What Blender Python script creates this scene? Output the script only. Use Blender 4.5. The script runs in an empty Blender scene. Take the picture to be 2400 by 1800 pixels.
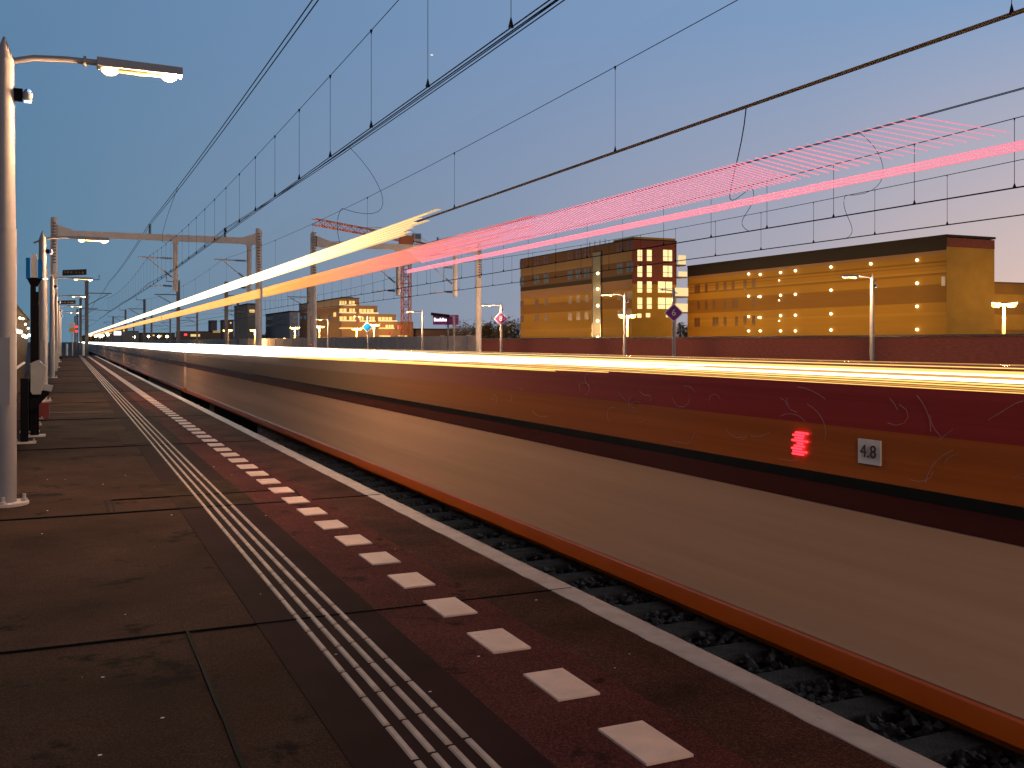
import bpy, bmesh, math, random
from mathutils import Vector, Matrix
random.seed(7)
R = math.radians
S = bpy.context.scene
COL = S.collection

# ---------------------------------------------------------------- camera
YAW = 24.08
EYE = 1.98                     # above rail top
PT = 0.76                      # platform top above rail top
cd = bpy.data.cameras.new('camera'); cam = bpy.data.objects.new('camera', cd); COL.objects.link(cam)
cam.location = (0, 0, EYE); cam.rotation_euler = (R(90), 0, R(-YAW))
cd.lens = 35; cd.sensor_width = 36; cd.shift_y = -0.0414
cd.clip_start = .05; cd.clip_end = 6000
S.camera = cam

# ---------------------------------------------------------------- world: dusk sky
w = bpy.data.worlds.new('World'); S.world = w; w.use_nodes = True
nt = w.node_tree; nt.nodes.clear(); N = nt.nodes.new; L = nt.links.new
out = N('ShaderNodeOutputWorld'); bg = N('ShaderNodeBackground'); L(bg.outputs[0], out.inputs[0])
sky = N('ShaderNodeTexSky'); sky.sky_type = 'NISHITA'; sky.sun_disc = False
sky.sun_elevation = R(0.5); sky.sun_rotation = R(100); sky.air_density = 1.0
tc = N('ShaderNodeTexCoord'); sep = N('ShaderNodeSeparateXYZ'); L(tc.outputs['Generated'], sep.inputs[0])
def wramp(src, stops):
    r = N('ShaderNodeValToRGB'); cr = r.color_ramp; cr.interpolation = 'EASE' if len(stops) < 3 else 'LINEAR'
    cr.elements[0].position = stops[0][0]; cr.elements[0].color = (*stops[0][1], 1)
    cr.elements[1].position = stops[-1][0]; cr.elements[1].color = (*stops[-1][1], 1)
    for p, c in stops[1:-1]:
        e = cr.elements.new(p); e.color = (*c, 1)
    L(src, r.inputs[0]); return r.outputs[0]
mx = N('ShaderNodeMath'); mx.operation = 'MULTIPLY_ADD'; L(sep.outputs['X'], mx.inputs[0]); mx.inputs[1].default_value = .5; mx.inputs[2].default_value = .5
low = wramp(mx.outputs[0], [(.0, (.035, .045, .06)), (.47, (.105, .235, .34)), (.70, (.31, .345, .43)), (.82, (.54, .45, .46)), (.90, (.92, .62, .47))])
high = wramp(mx.outputs[0], [(.0, (.035, .055, .10)), (.47, (.118, .235, .40)), (.70, (.20, .315, .52)), (.90, (.25, .39, .62))])
el = N('ShaderNodeMapRange'); el.inputs['From Min'].default_value = -.01; el.inputs['From Max'].default_value = .30; L(sep.outputs['Z'], el.inputs[0])
mixs = N('ShaderNodeMixRGB'); L(el.outputs[0], mixs.inputs[0]); L(low, mixs.inputs[1]); L(high, mixs.inputs[2])
zen = N('ShaderNodeMapRange'); zen.inputs['From Min'].default_value = .36; zen.inputs['From Max'].default_value = .80; L(sep.outputs['Z'], zen.inputs[0])
mixz = N('ShaderNodeMixRGB'); L(zen.outputs[0], mixz.inputs[0]); L(mixs.outputs[0], mixz.inputs[1]); mixz.inputs[2].default_value = (.035, .055, .10, 1); mixs = mixz
nsc = N('ShaderNodeMixRGB'); nsc.blend_type = 'MULTIPLY'; nsc.inputs[0].default_value = 1; L(sky.outputs[0], nsc.inputs[1]); nsc.inputs[2].default_value = (.06, .06, .06, 1)
mix2 = N('ShaderNodeMixRGB'); mix2.inputs[0].default_value = .93; L(nsc.outputs[0], mix2.inputs[1]); L(mixs.outputs[0], mix2.inputs[2])
L(mix2.outputs[0], bg.inputs[0]); bg.inputs[1].default_value = 1.0

sd = bpy.data.lights.new('sun', 'SUN'); sd.energy = .06; sd.angle = R(10); sd.color = (1, .75, .6)
so = bpy.data.objects.new('sun', sd); COL.objects.link(so); so.rotation_euler = (R(86), 0, R(100 - 180 + 90))

S.view_settings.view_transform = 'Standard'; S.view_settings.look = 'None'; S.view_settings.exposure = 0; S.view_settings.gamma = 1
S.render.engine = 'CYCLES'; S.cycles.max_bounces = 6; S.cycles.transparent_max_bounces = 24
S.cycles.sample_clamp_indirect = 3

# ---------------------------------------------------------------- helpers
def H(c):
    c = c.lstrip('#'); v = [int(c[i:i + 2], 16) / 255 for i in (0, 2, 4)]
    return tuple(x / 12.92 if x <= .04045 else ((x + .055) / 1.055) ** 2.4 for x in v)

def mat(name, col, rough=.6, metal=0, var=.25, scale=8, bump=0, stretch=(1, 1, 1), col2=None, spec=.5, speck=0, wear=0, wearscale=20, wearcol=(.05, .03, .025)):
    m = bpy.data.materials.new(name); m.use_nodes = True; t = m.node_tree; b = t.nodes['Principled BSDF']
    b.inputs['Roughness'].default_value = rough; b.inputs['Metallic'].default_value = metal
    b.inputs['Specular IOR Level'].default_value = spec
    tcn = t.nodes.new('ShaderNodeTexCoord'); mp = t.nodes.new('ShaderNodeMapping'); mp.inputs['Scale'].default_value = stretch
    t.links.new(tcn.outputs['Object'], mp.inputs[0])
    n = t.nodes.new('ShaderNodeTexNoise'); n.inputs['Scale'].default_value = scale; n.inputs['Detail'].default_value = 6; n.inputs['Roughness'].default_value = .6
    t.links.new(mp.outputs[0], n.inputs[0])
    r = t.nodes.new('ShaderNodeValToRGB'); r.color_ramp.elements[0].position = .3; r.color_ramp.elements[1].position = .7
    c2 = col2 or tuple(x * (1 + var) for x in col)
    r.color_ramp.elements[0].color = (*[x * (1 - (0 if col2 else var)) for x in col], 1); r.color_ramp.elements[1].color = (*c2, 1)
    t.links.new(n.outputs[0], r.inputs[0]); src = r.outputs[0]
    if speck:
        n2 = t.nodes.new('ShaderNodeTexNoise'); n2.inputs['Scale'].default_value = 130; n2.inputs['Detail'].default_value = 3
        t.links.new(tcn.outputs['Object'], n2.inputs[0])
        r2 = t.nodes.new('ShaderNodeValToRGB'); r2.color_ramp.elements[0].position = .45; r2.color_ramp.elements[0].color = (.7, .7, .7, 1)
        r2.color_ramp.elements[1].position = .72; r2.color_ramp.elements[1].color = (1 + speck, 1 + speck * .95, 1 + speck * .9, 1)
        t.links.new(n2.outputs[0], r2.inputs[0])
        mm = t.nodes.new('ShaderNodeMixRGB'); mm.blend_type = 'MULTIPLY'; mm.inputs[0].default_value = 1
        t.links.new(src, mm.inputs[1]); t.links.new(r2.outputs[0], mm.inputs[2]); src = mm.outputs[0]
    if wear:
        n4 = t.nodes.new('ShaderNodeTexNoise'); n4.inputs['Scale'].default_value = wearscale; n4.inputs['Detail'].default_value = 8; n4.inputs['Roughness'].default_value = .75
        t.links.new(tcn.outputs['Object'], n4.inputs[0])
        r4 = t.nodes.new('ShaderNodeValToRGB'); r4.color_ramp.elements[0].position = 1 - wear; r4.color_ramp.elements[0].color = (0, 0, 0, 1); r4.color_ramp.elements[1].position = 1 - wear + .06; r4.color_ramp.elements[1].color = (1, 1, 1, 1)
        t.links.new(n4.outputs[0], r4.inputs[0]); m4 = t.nodes.new('ShaderNodeMixRGB'); t.links.new(r4.outputs[0], m4.inputs[0]); t.links.new(src, m4.inputs[1]); m4.inputs[2].default_value = (*wearcol, 1); src = m4.outputs[0]
    t.links.new(src, b.inputs['Base Color'])
    if bump:
        bn = t.nodes.new('ShaderNodeBump'); bn.inputs['Strength'].default_value = bump; bn.inputs['Distance'].default_value = .01
        n3 = t.nodes.new('ShaderNodeTexNoise'); n3.inputs['Scale'].default_value = scale * 9; n3.inputs['Detail'].default_value = 4
        t.links.new(tcn.outputs['Object'], n3.inputs[0]); t.links.new(n3.outputs[0], bn.inputs['Height']); t.links.new(bn.outputs[0], b.inputs['Normal'])
    return m

def emis(name, col, s):
    m = bpy.data.materials.new(name); m.use_nodes = True; b = m.node_tree.nodes['Principled BSDF']
    b.inputs['Base Color'].default_value = (*[x * .5 for x in col], 1)
    b.inputs['Emission Color'].default_value = (*col, 1); b.inputs['Emission Strength'].default_value = s
    return m

def glass(name, tint=(1, 1, 1), gloss=.03):
    m = bpy.data.materials.new(name); m.use_nodes = True; t = m.node_tree; t.nodes.clear()
    o = t.nodes.new('ShaderNodeOutputMaterial'); mi = t.nodes.new('ShaderNodeMixShader'); tr = t.nodes.new('ShaderNodeBsdfTransparent'); gl = t.nodes.new('ShaderNodeBsdfGlossy')
    tr.inputs[0].default_value = (*tint, 1); gl.inputs['Roughness'].default_value = .02; mi.inputs[0].default_value = gloss
    if gloss == 0:
        t.links.new(tr.outputs[0], o.inputs[0]); t.nodes.remove(gl); t.nodes.remove(mi); return m
    t.links.new(tr.outputs[0], mi.inputs[1]); t.links.new(gl.outputs[0], mi.inputs[2]); t.links.new(mi.outputs[0], o.inputs[0])
    return m

class MB:
    def __init__(s): s.v = []; s.f = []; s.m = []
    def add(s, vs, fs, mi=0):
        o = len(s.v); s.v += [tuple(v) for v in vs]; s.f += [tuple(i + o for i in f) for f in fs]; s.m += [mi] * len(fs); return s
    def box(s, x0, x1, y0, y1, z0, z1, mi=0):
        return s.add([(x0, y0, z0), (x1, y0, z0), (x1, y1, z0), (x0, y1, z0), (x0, y0, z1), (x1, y0, z1), (x1, y1, z1), (x0, y1, z1)],
                     [(0, 3, 2, 1), (4, 5, 6, 7), (0, 1, 5, 4), (1, 2, 6, 5), (2, 3, 7, 6), (3, 0, 4, 7)], mi)
    def hexa(s, p, mi=0):      # 8 points, bottom loop then top loop
        return s.add(p, [(0, 3, 2, 1), (4, 5, 6, 7), (0, 1, 5, 4), (1, 2, 6, 5), (2, 3, 7, 6), (3, 0, 4, 7)], mi)
    def tube(s, pts, r, n=8, mi=0, r2=None, cap=True):
        pts = [Vector(p) for p in pts]; o = len(s.v); k = len(pts)
        for i, p in enumerate(pts):
            d = (pts[min(i + 1, k - 1)] - pts[max(i - 1, 0)]).normalized()
            u = d.orthogonal().normalized() if abs(d.z) > .99 else d.cross(Vector((0, 0, 1))).normalized()
            v = d.cross(u).normalized(); rr = r if r2 is None else r + (r2 - r) * i / (k - 1)
            for j in range(n):
                a = 2 * math.pi * j / n; s.v.append(tuple(p + u * math.cos(a) * rr + v * math.sin(a) * rr))
        for i in range(k - 1):
            for j in range(n):
                a = o + i * n + j; b = o + i * n + (j + 1) % n; s.f.append((a, b, b + n, a + n)); s.m.append(mi)
        if cap:
            s.f.append(tuple(o + j for j in range(n))[::-1]); s.m.append(mi); s.f.append(tuple(o + (k - 1) * n + j for j in range(n))); s.m.append(mi)
        return s
    def ball(s, c, r, nu=8, nv=6, mi=0, sz=(1, 1, 1)):
        o = len(s.v)
        for i in range(nv + 1):
            th = math.pi * i / nv
            for j in range(nu):
                ph = 2 * math.pi * j / nu
                s.v.append((c[0] + r * sz[0] * math.sin(th) * math.cos(ph), c[1] + r * sz[1] * math.sin(th) * math.sin(ph), c[2] + r * sz[2] * math.cos(th)))
        for i in range(nv):
            for j in range(nu):
                a = o + i * nu + j; b = o + i * nu + (j + 1) % nu; s.f.append((a, a + nu, b + nu, b)); s.m.append(mi)
        return s
    def prism_y(s, prof, y0, y1, mi=0):    # profile in xz, extruded along y
        n = len(prof); o = len(s.v)
        s.v += [(x, y0, z) for x, z in prof] + [(x, y1, z) for x, z in prof]
        for i in range(n):
            j = (i + 1) % n; s.f.append((o + i, o + j, o + n + j, o + n + i)); s.m.append(mi)
        s.f.append(tuple(o + i for i in range(n))[::-1]); s.m.append(mi); s.f.append(tuple(o + n + i for i in range(n))); s.m.append(mi)
        return s
    def build(s, name, mats, parent=None, smooth=False, loc=None):
        me = bpy.data.meshes.new(name); me.from_pydata(s.v, [], s.f)
        if not isinstance(mats, (list, tuple)): mats = [mats]
        for m in mats: me.materials.append(m)
        me.polygons.foreach_set('material_index', s.m)
        bm = bmesh.new(); bm.from_mesh(me); bmesh.ops.recalc_face_normals(bm, faces=bm.faces); bm.to_mesh(me); bm.free()
        if smooth:
            me.polygons.foreach_set('use_smooth', [True] * len(me.polygons))
            try: me.set_sharp_from_angle(angle=R(40))
            except Exception: pass
        me.update()
        o = bpy.data.objects.new(name, me); COL.objects.link(o)
        if parent: o.parent = parent
        if loc: o.location = loc
        return o

def tag(o, label, cat, group=None):
    o['label'] = label; o['category'] = cat
    if group: o['group'] = group
    return o
def thing(name, label, cat, loc=(0, 0, 0), group=None, rz=0):
    o = bpy.data.objects.new(name, None); COL.objects.link(o); o.location = loc; o.rotation_euler = (0, 0, rz); o.empty_display_size = .1
    return tag(o, label, cat, group)
def struct(o): o['kind'] = 'structure'; return o
def stuff(o): o['kind'] = 'stuff'; return o
def copy_tree(o, parent=None):
    c = o.copy(); COL.objects.link(c)
    if parent: c.parent = parent
    for ch in list(o.children): copy_tree(ch, c)
    return c
def text_mesh(name, body, size, m, parent, loc, rot, extrude=.004, bold=False):
    cu = bpy.data.curves.new(name, 'FONT'); cu.body = body; cu.size = size; cu.extrude = extrude; cu.align_x = 'CENTER'; cu.align_y = 'CENTER'
    if bold: cu.offset = size * .02
    t = bpy.data.objects.new('tmp', cu); COL.objects.link(t); bpy.context.view_layer.update()
    me = bpy.data.meshes.new_from_object(t.evaluated_get(bpy.context.evaluated_depsgraph_get())); bpy.data.objects.remove(t)
    me.materials.clear(); me.materials.append(m)
    o = bpy.data.objects.new(name, me); COL.objects.link(o); o.parent = parent; o.location = loc; o.rotation_euler = rot
    return o
def bez(p0, p1, p2, p3, n=14):
    o = []
    for i in range(n + 1):
        t = i / n; u = 1 - t
        o.append(tuple(u**3 * a + 3 * u * u * t * b + 3 * u * t * t * c + t**3 * d for a, b, c, d in zip(p0, p1, p2, p3)))
    return o
ORD = ['nearest', 'second', 'third', 'fourth', 'fifth', 'sixth', 'seventh', 'eighth', 'ninth', 'tenth', 'eleventh', 'twelfth', 'thirteenth', 'fourteenth']

# ---------------------------------------------------------------- materials
M = {}
M['asphalt'] = mat('asphalt_slab', (.058, .031, .021), .85, var=.42, scale=1.1, bump=.35, speck=.7, spec=.04, wear=.43, wearscale=2.3, wearcol=(.015, .009, .008))
M['smooth_band'] = mat('dark_rubber_band', (.036, .018, .017), .8, var=.2, scale=2, bump=.05, spec=.03)
M['red_band'] = mat('red_tinted_asphalt', (.095, .031, .029), .85, var=.25, scale=1.6, bump=.4, speck=1.0, spec=.04, wear=.42, wearscale=3.1, wearcol=(.03, .014, .013))
M['edge_band'] = mat('worn_edge_asphalt', (.030, .016, .013), .8, scale=1.8, bump=.4, speck=1.3, col2=(.095, .040, .032), spec=.05)
M['joint'] = mat('joint_tar', (.006, .006, .006), .8, var=.2, spec=.1)
M['patch'] = mat('worn_yellowish_patch', (.042, .023, .012), .8, var=.5, scale=5, bump=.2, spec=.04)
M['white_edge'] = mat('white_edge_paint', (.50, .47, .49), .6, var=.16, scale=9, bump=.3, wear=.37, wearscale=14)
M['dash'] = mat('white_dash_paint', (.88, .66, .56), .55, var=.12, scale=7, bump=.2, wear=.37, wearscale=11)
M['tactile'] = mat('tactile_rib_paint', (.52, .40, .33), .5, var=.25, scale=8, bump=.15, wear=.38, wearscale=14)
M['concrete'] = mat('concrete', (.16, .14, .13), .85, var=.25, scale=2, bump=.4)
M['sleeper'] = mat('sleeper_concrete', (.75, .46, .30), .9, spec=.08, var=.25, scale=5, bump=.5, speck=.4)
M['ballast_ground'] = mat('ballast_bed', (.12, .09, .07), .95, var=.6, scale=14, bump=1)
M['stone'] = mat('ballast_stone', (.52, .35, .26), .85, scale=9, bump=.4, spec=.1, col2=(.85, .62, .48))
M['ground'] = mat('gravel_ground', (.055, .045, .035), .95, var=.4, scale=.3, bump=.3)
M['rail'] = mat('rail_steel', (.10, .06, .045), .45, metal=.7, var=.2, scale=4)
M['post'] = mat('pale_lamp_post_paint', (.36, .31, .28), .42, var=.07, scale=3)
M['gal'] = mat('galvanised_gantry_steel', (.62, .52, .45), .55, metal=.0, var=.10, scale=3)
M['gal_dark'] = mat('dark_mast_steel', (.16, .14, .14), .6, metal=.0, var=.2, scale=2)
M['wire'] = mat('copper_wire_oxide', (.014, .018, .030), .9, var=.02, scale=.2, spec=0)
M['wire_warm'] = mat('bronze_contact_wire', (.20, .14, .09), .9, var=.02, scale=.2, spec=0)
M['insul'] = mat('brown_insulator', (.03, .022, .02), .3, var=.1)
M['black'] = mat('black_painted_steel', (.006, .005, .006), .6, var=.2, spec=.08)
M['fence_steel'] = mat('glossy_dark_fence_bar', (.10, .065, .04), .35, metal=.3, var=.2)
M['blue'] = mat('blue_sign_plate', (.008, .15, .42), .7, var=.1, spec=.05)
M['purple'] = mat('purple_sign_plate', (.26, .055, .24), .7, var=.1, spec=.05)
M['white'] = mat('white_enamel', (.75, .72, .70), .4, var=.04)
M['bin'] = mat('pale_grey_bin_metal', (.34, .32, .29), .4, var=.08)
M['red'] = mat('red_box_paint', (.30, .02, .02), .4, var=.1)
M['bulb'] = emis('sodium_white_bulb', (1, .76, .38), 3.0)
M['amber_reflector'] = emis('amber_lamp_reflector', (1, .62, .18), .8)  # self-lit strip that stands in for the bulbs' yellow halo
M['bulb_far'] = emis('far_warm_bulb', (1, .80, .45), 22)
M['bulb_orange'] = emis('orange_street_bulb', (1, .60, .16), 2.6)
M['glow_window'] = emis('lit_window', (1, .78, .36), 1.15)
M['glow_window2'] = emis('lit_window_amber', (1, .66, .22), 1.0)
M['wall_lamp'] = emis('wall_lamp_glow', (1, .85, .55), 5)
M['red_led'] = emis('red_signal_light', (1, .03, .05), 3)
M['green_led'] = emis('green_signal_light', (.1, 1, .4), 3)
M['blue_led'] = emis('blue_camera_light', (.2, .35, 1), 2)
M['white_led'] = emis('white_sign_light', (.95, .95, 1), 2.2)
# train
M['t_orange'] = mat('orange_skirt_paint', (.46, .085, .004), .28, var=.08, scale=2)
M['t_beige'] = mat('ochre_beige_train_paint', (.62, .39, .25), .17, var=.14, scale=2.2, stretch=(1, .05, 2.5))
M['t_dark'] = mat('dark_maroon_train_paint', (.085, .022, .018), .2, var=.25, scale=2, stretch=(1, .15, 3))
M['t_black'] = mat('black_train_trim', (.010, .010, .008), .25, var=.2)
M['t_under'] = mat('underframe_black', (.012, .011, .010), .8, var=.2)
def side_light_fade(name, near, far):  # fade along y paints reflected light into the side colour
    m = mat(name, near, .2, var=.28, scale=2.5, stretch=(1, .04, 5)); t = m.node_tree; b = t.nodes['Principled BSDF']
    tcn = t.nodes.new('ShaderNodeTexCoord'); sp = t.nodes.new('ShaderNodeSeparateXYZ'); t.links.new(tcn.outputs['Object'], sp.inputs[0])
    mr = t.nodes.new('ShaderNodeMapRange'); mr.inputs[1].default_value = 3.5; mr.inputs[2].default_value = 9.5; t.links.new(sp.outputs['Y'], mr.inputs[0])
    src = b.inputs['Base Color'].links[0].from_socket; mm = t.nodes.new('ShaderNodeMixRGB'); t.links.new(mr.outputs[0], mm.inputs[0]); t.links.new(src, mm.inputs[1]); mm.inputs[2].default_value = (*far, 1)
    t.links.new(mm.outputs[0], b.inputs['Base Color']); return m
M['t_rust'] = side_light_fade('burnt_orange_livery', (.50, .13, .025), (.28, .18, .11))
M['t_maroon'] = side_light_fade('maroon_livery', (.40, .045, .042), (.34, .23, .17))
M['t_glass'] = glass('clear_train_glass', (.992, .992, .992), 0)
M['s_white'] = emis('warm_white_strip', (1, .86, .55), 2.6)  # glow colours for the moving train's light trails
M['s_gold'] = emis('golden_strip', (1, .62, .16), 1.3)
M['s_dim'] = emis('amber_strip', (.75, .36, .08), .8)
M['s_hot'] = emis('bright_white_strip', (1, .93, .78), 5)
M['s_orange'] = emis('orange_ceiling_strip', (1, .36, .06), 1.15)
M['s_pink'] = emis('pink_ceiling_strip', (.90, .26, .36), 1.0)
def ramp_emis(name, stops, ya, yb, strength):
    m = bpy.data.materials.new(name); m.use_nodes = True; t = m.node_tree; b = t.nodes['Principled BSDF']
    tcn = t.nodes.new('ShaderNodeTexCoord'); sp = t.nodes.new('ShaderNodeSeparateXYZ'); t.links.new(tcn.outputs['Object'], sp.inputs[0])
    mr = t.nodes.new('ShaderNodeMapRange'); mr.inputs[1].default_value = ya; mr.inputs[2].default_value = yb; t.links.new(sp.outputs['Y'], mr.inputs[0])
    r = t.nodes.new('ShaderNodeValToRGB'); r.color_ramp.elements[0].color = (*stops[0], 1); r.color_ramp.elements[1].color = (*stops[-1], 1)
    for i, c in enumerate(stops[1:-1]):
        e = r.color_ramp.elements.new((i + 1) / (len(stops) - 1)); e.color = (*c, 1)
    t.links.new(mr.outputs[0], r.inputs[0]); t.links.new(r.outputs[0], b.inputs['Emission Color']); b.inputs['Base Color'].default_value = (.2, .15, .1, 1)
    b.inputs['Emission Strength'].default_value = strength; return m
M['s_head'] = ramp_emis('ceiling_lamp_diffuser', [(.13, .095, .05), (.26, .18, .08), (.6, .42, .16), (1, .78, .42)], 7, 26, 3.2)  # trail glow grows brighter and whiter along y
M['s_head2'] = ramp_emis('ceiling_lamp_tube', [(.22, .17, .10), (.36, .26, .12), (.8, .6, .3), (1, .9, .7)], 7, 22, 3.4)
M['s_band'] = ramp_emis('orange_pink_diffuser', [(.50, .13, .17), (.80, .20, .15), (.9, .28, .06), (1, .40, .04)], 9, 24, 1.0)

# ---------------------------------------------------------------- ground, platform, tracks
g = MB().box(-1500, 2500, -300, 4000, -1.2, -.35).build('ground', M['ground']); struct(g)
tb = MB().box(2.6, 22.0, -15, 320, -.34, -.235).build('track_bed', M['ballast_ground']); struct(tb)

P_END = 94
pf = MB()
pf.box(-1.45, 2.27, -8, P_END, -.3, PT)
plat = struct(pf.build('platform', M['asphalt']))
def lay(name, m, rects, z, parent=plat, h=.004):
    b = MB()
    for x0, x1, y0, y1 in rects: b.box(x0, x1, y0, y1, z - .003, z + h)
    return b.build(name, m, parent)
lay('tactile_base', M['smooth_band'], [(.746, 1.277, -6, P_END)], PT)
lay('red_band', M['red_band'], [(1.277, 1.80, -6, P_END)], PT)
lay('edge_band', M['edge_band'], [(1.80, 2.16, -6, P_END)], PT)
# white edge line with a slightly ragged inner border
eb = MB(); y = -6.0; px = 2.16
while y < P_END:
    y2 = y + (.12 if y < 14 else 1.0); nx = 2.16 + random.uniform(-.006, .007)
    eb.hexa([(px, y, PT), (2.285, y, PT - .03), (2.285, y2, PT - .03), (nx, y2, PT), (px, y, PT + .008), (2.285, y, PT + .008), (2.285, y2, PT + .008), (nx, y2, PT + .008)])
    y = y2; px = nx
eb.build('edge_line', M['white_edge'], plat)
db = MB(); y = 2.445 - .56 * 6
while y < P_END - 2:
    db.box(1.515, 1.675, y, y + .285, PT + .002, PT + .012); y += .56
db.build('dashed_line', M['dash'], plat)
for k, x in enumerate((.925, .988, 1.053, 1.118)):
    tb_ = MB(); y = -2.0 + .03 * k
    while y < P_END - 1:
        seg = .262 if y < 25 else 5.0
        a = .013
        if y < 25:
            prof = [(-a, 0), (a, 0), (a, seg)]
            tb_.hexa([(x - a, y, PT + .002), (x + a, y, PT + .002), (x + a, y + seg, PT + .002), (x - a, y + seg, PT + .002),
                      (x - a * .6, y + .006, PT + .010), (x + a * .6, y + .006, PT + .010), (x + a * .6, y + seg - .006, PT + .010), (x - a * .6, y + seg - .006, PT + .010)])
        else:
            tb_.box(x - a, x + a, y, y + seg - .02, PT + .002, PT + .009)
        y += seg + .018
    tb_.build('tactile_rib_line', M['tactile'], plat)
# joints, patches
jb = MB()
def jl(x0, y0, x1, y1, wd):
    d = Vector((x1 - x0, y1 - y0, 0)); n = Vector((-d.y, d.x, 0)).normalized() * wd / 2
    steps = max(2, int(d.length / .12)); pr = None
    for i in range(steps + 1):
        p = Vector((x0, y0, 0)) + d * i / steps; k = random.uniform(.6, 1.25); a, b = p + n * k, p - n * k
        if pr: jb.hexa([(pr[0].x, pr[0].y, PT), (pr[1].x, pr[1].y, PT), (b.x, b.y, PT), (a.x, a.y, PT), (pr[0].x, pr[0].y, PT + .0095), (pr[1].x, pr[1].y, PT + .0095), (b.x, b.y, PT + .0095), (a.x, a.y, PT + .0095)])
        pr = (a, b)
jl(-1.4, 4.36, 2.27, 4.36, .005)
jl(.46, 4.36, .46, 0, .014)
jl(-1.4, 7.60, 1.65, 7.60, .030); jl(1.65, 7.60, 1.70, 8.15, .018); jl(1.72, 7.62, 2.27, 7.64, .020)
jl(.30, 8.22, 1.62, 8.22, .018); jl(.27, 7.60, .27, 8.22, .03); jl(.31, 7.62, .31, 8.22, .012)
for yy in (12.4, 17, 21.6, 26, 32, 38, 46, 56, 70): jl(-1.4, yy, 2.27, yy, .010)
jb.build('joint_lines', M['joint'], plat)
lay('worn_patch', M['patch'], [(.55, 1.29, 8.25, 9.05), (.74, 1.30, 7.64, 8.2)], PT, h=.0055)
lay('worn_patch', M['patch'], [(.60, 1.25, 12.6, 14.4), (1.22, 1.34, 16, 19)], PT, h=.0055)
# litter specks on the surface
sp = MB()
for _ in range(45):
    x, y = random.uniform(-.9, 2.1), random.uniform(1.6, 10); r = random.uniform(.0015, .005)
    sp.ball((x, y, PT + .008), r, 5, 3, sz=(1.6, 1, .35))
stuff(tag(sp.build('surface_litter', M['white']), 'tiny pale specks and chips scattered over the dark platform', 'litter'))

# far side platform
fp = struct(MB().box(22.2, 27.5, -5, 130, -.3, PT).build('platform', M['concrete']))
MB().box(22.18, 22.4, -5, 130, PT, PT + .008).build('edge_line', M['white_edge'], fp)

# track rails + sleepers
def rail_obj(x, y0, y1, label):
    prof = [(-.065, -.17), (.065, -.17), (.065, -.155), (.012, -.13), (.012, -.05), (.035, -.035), (.035, 0), (-.035, 0), (-.035, -.035), (-.012, -.05), (-.012, -.13), (-.065, -.155)]
    o = MB().prism_y([(x + a, z) for a, z in prof], y0, y1).build('rail', M['rail'])
    return tag(o, label, 'rail', 'rails of the four tracks')
TR = [3.94, 7.94, 16.8, 20.5]
TN = ['track under the yellow train', 'second track, behind the train', 'third track, beyond the open ground', 'track beside the far platform']
for x, n in zip(TR, TN):
    rail_obj(x - .75, -8, 320, 'left rail of the ' + n); rail_obj(x + .75, -8, 320, 'right rail of the ' + n)
sl = MB(); sl.hexa([(-1.3, -.15, -.36), (1.3, -.15, -.36), (1.3, .15, -.36), (-1.3, .15, -.36), (-1.28, -.105, -.175), (1.28, -.105, -.175), (1.28, .105, -.175), (-1.28, .105, -.175)])
sl0 = None
y0 = 5.743 - .6 * 9
def sleeper_at(x, y, lab, grp):
    global sl0
    if sl0 is None:
        sl0 = sl.build('railway_sleeper', M['sleeper']); o = sl0
    else:
        o = sl0.copy(); COL.objects.link(o)
    o.location = (x, y, 0); tag(o, lab, 'sleeper', grp)
for i in range(62):
    sleeper_at(3.94, y0 + .6 * i, 'grey concrete sleeper in dark ballast under the yellow train', 'sleepers under the train')
fs = MB()
for x in TR:
    yy = 37.6 if x < 5 else 1.0
    while yy < 120:
        fs.box(x - 1.28, x + 1.28, yy, yy + .24, -.24, -.18); yy += .6
stuff(tag(fs.build('distant_sleepers', M['sleeper']), 'rows of concrete sleepers of the tracks beyond the train', 'sleepers'))
# ballast stones (one uncountable mass)
bs = MB()
def stone(x, y, z, r):
    o = len(bs.v); a0 = random.uniform(0, 6.28); tilt = random.uniform(-.5, .5)
    ring = []
    n = 5
    for k in range(n):
        a = a0 + 6.283 * k / n; rr = r * random.uniform(.7, 1.25)
        ring.append((x + rr * math.cos(a), y + rr * math.sin(a), z + r * random.uniform(-.35, .35) + tilt * rr * math.cos(a)))
    bs.v.extend(ring); bs.v.append((x + random.uniform(-.4, .4) * r, y + random.uniform(-.4, .4) * r, z + r * random.uniform(.5, .95)))
    bs.v.append((x + random.uniform(-.4, .4) * r, y, z - r * .7))
    for k in range(n):
        bs.f.append((o + k, o + (k + 1) % n, o + n)); bs.m.append(0); bs.f.append((o + (k + 1) % n, o + k, o + n + 1)); bs.m.append(0)
for _ in range(15000):
    y = 2.2 + 24 * random.random() ** 1.7; x = random.uniform(2.75, 5.35)
    ph = ((y - y0 + .3) % .6) - .3
    r = random.uniform(.018, .042)
    if abs(ph) < .13: continue
    stone(x, y, -.205 + random.uniform(-.02, .03), r)
stuff(tag(bs.build('ballast_stones', M['stone']), 'dark broken ballast stones lying between the concrete sleepers', 'ballast'))

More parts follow.
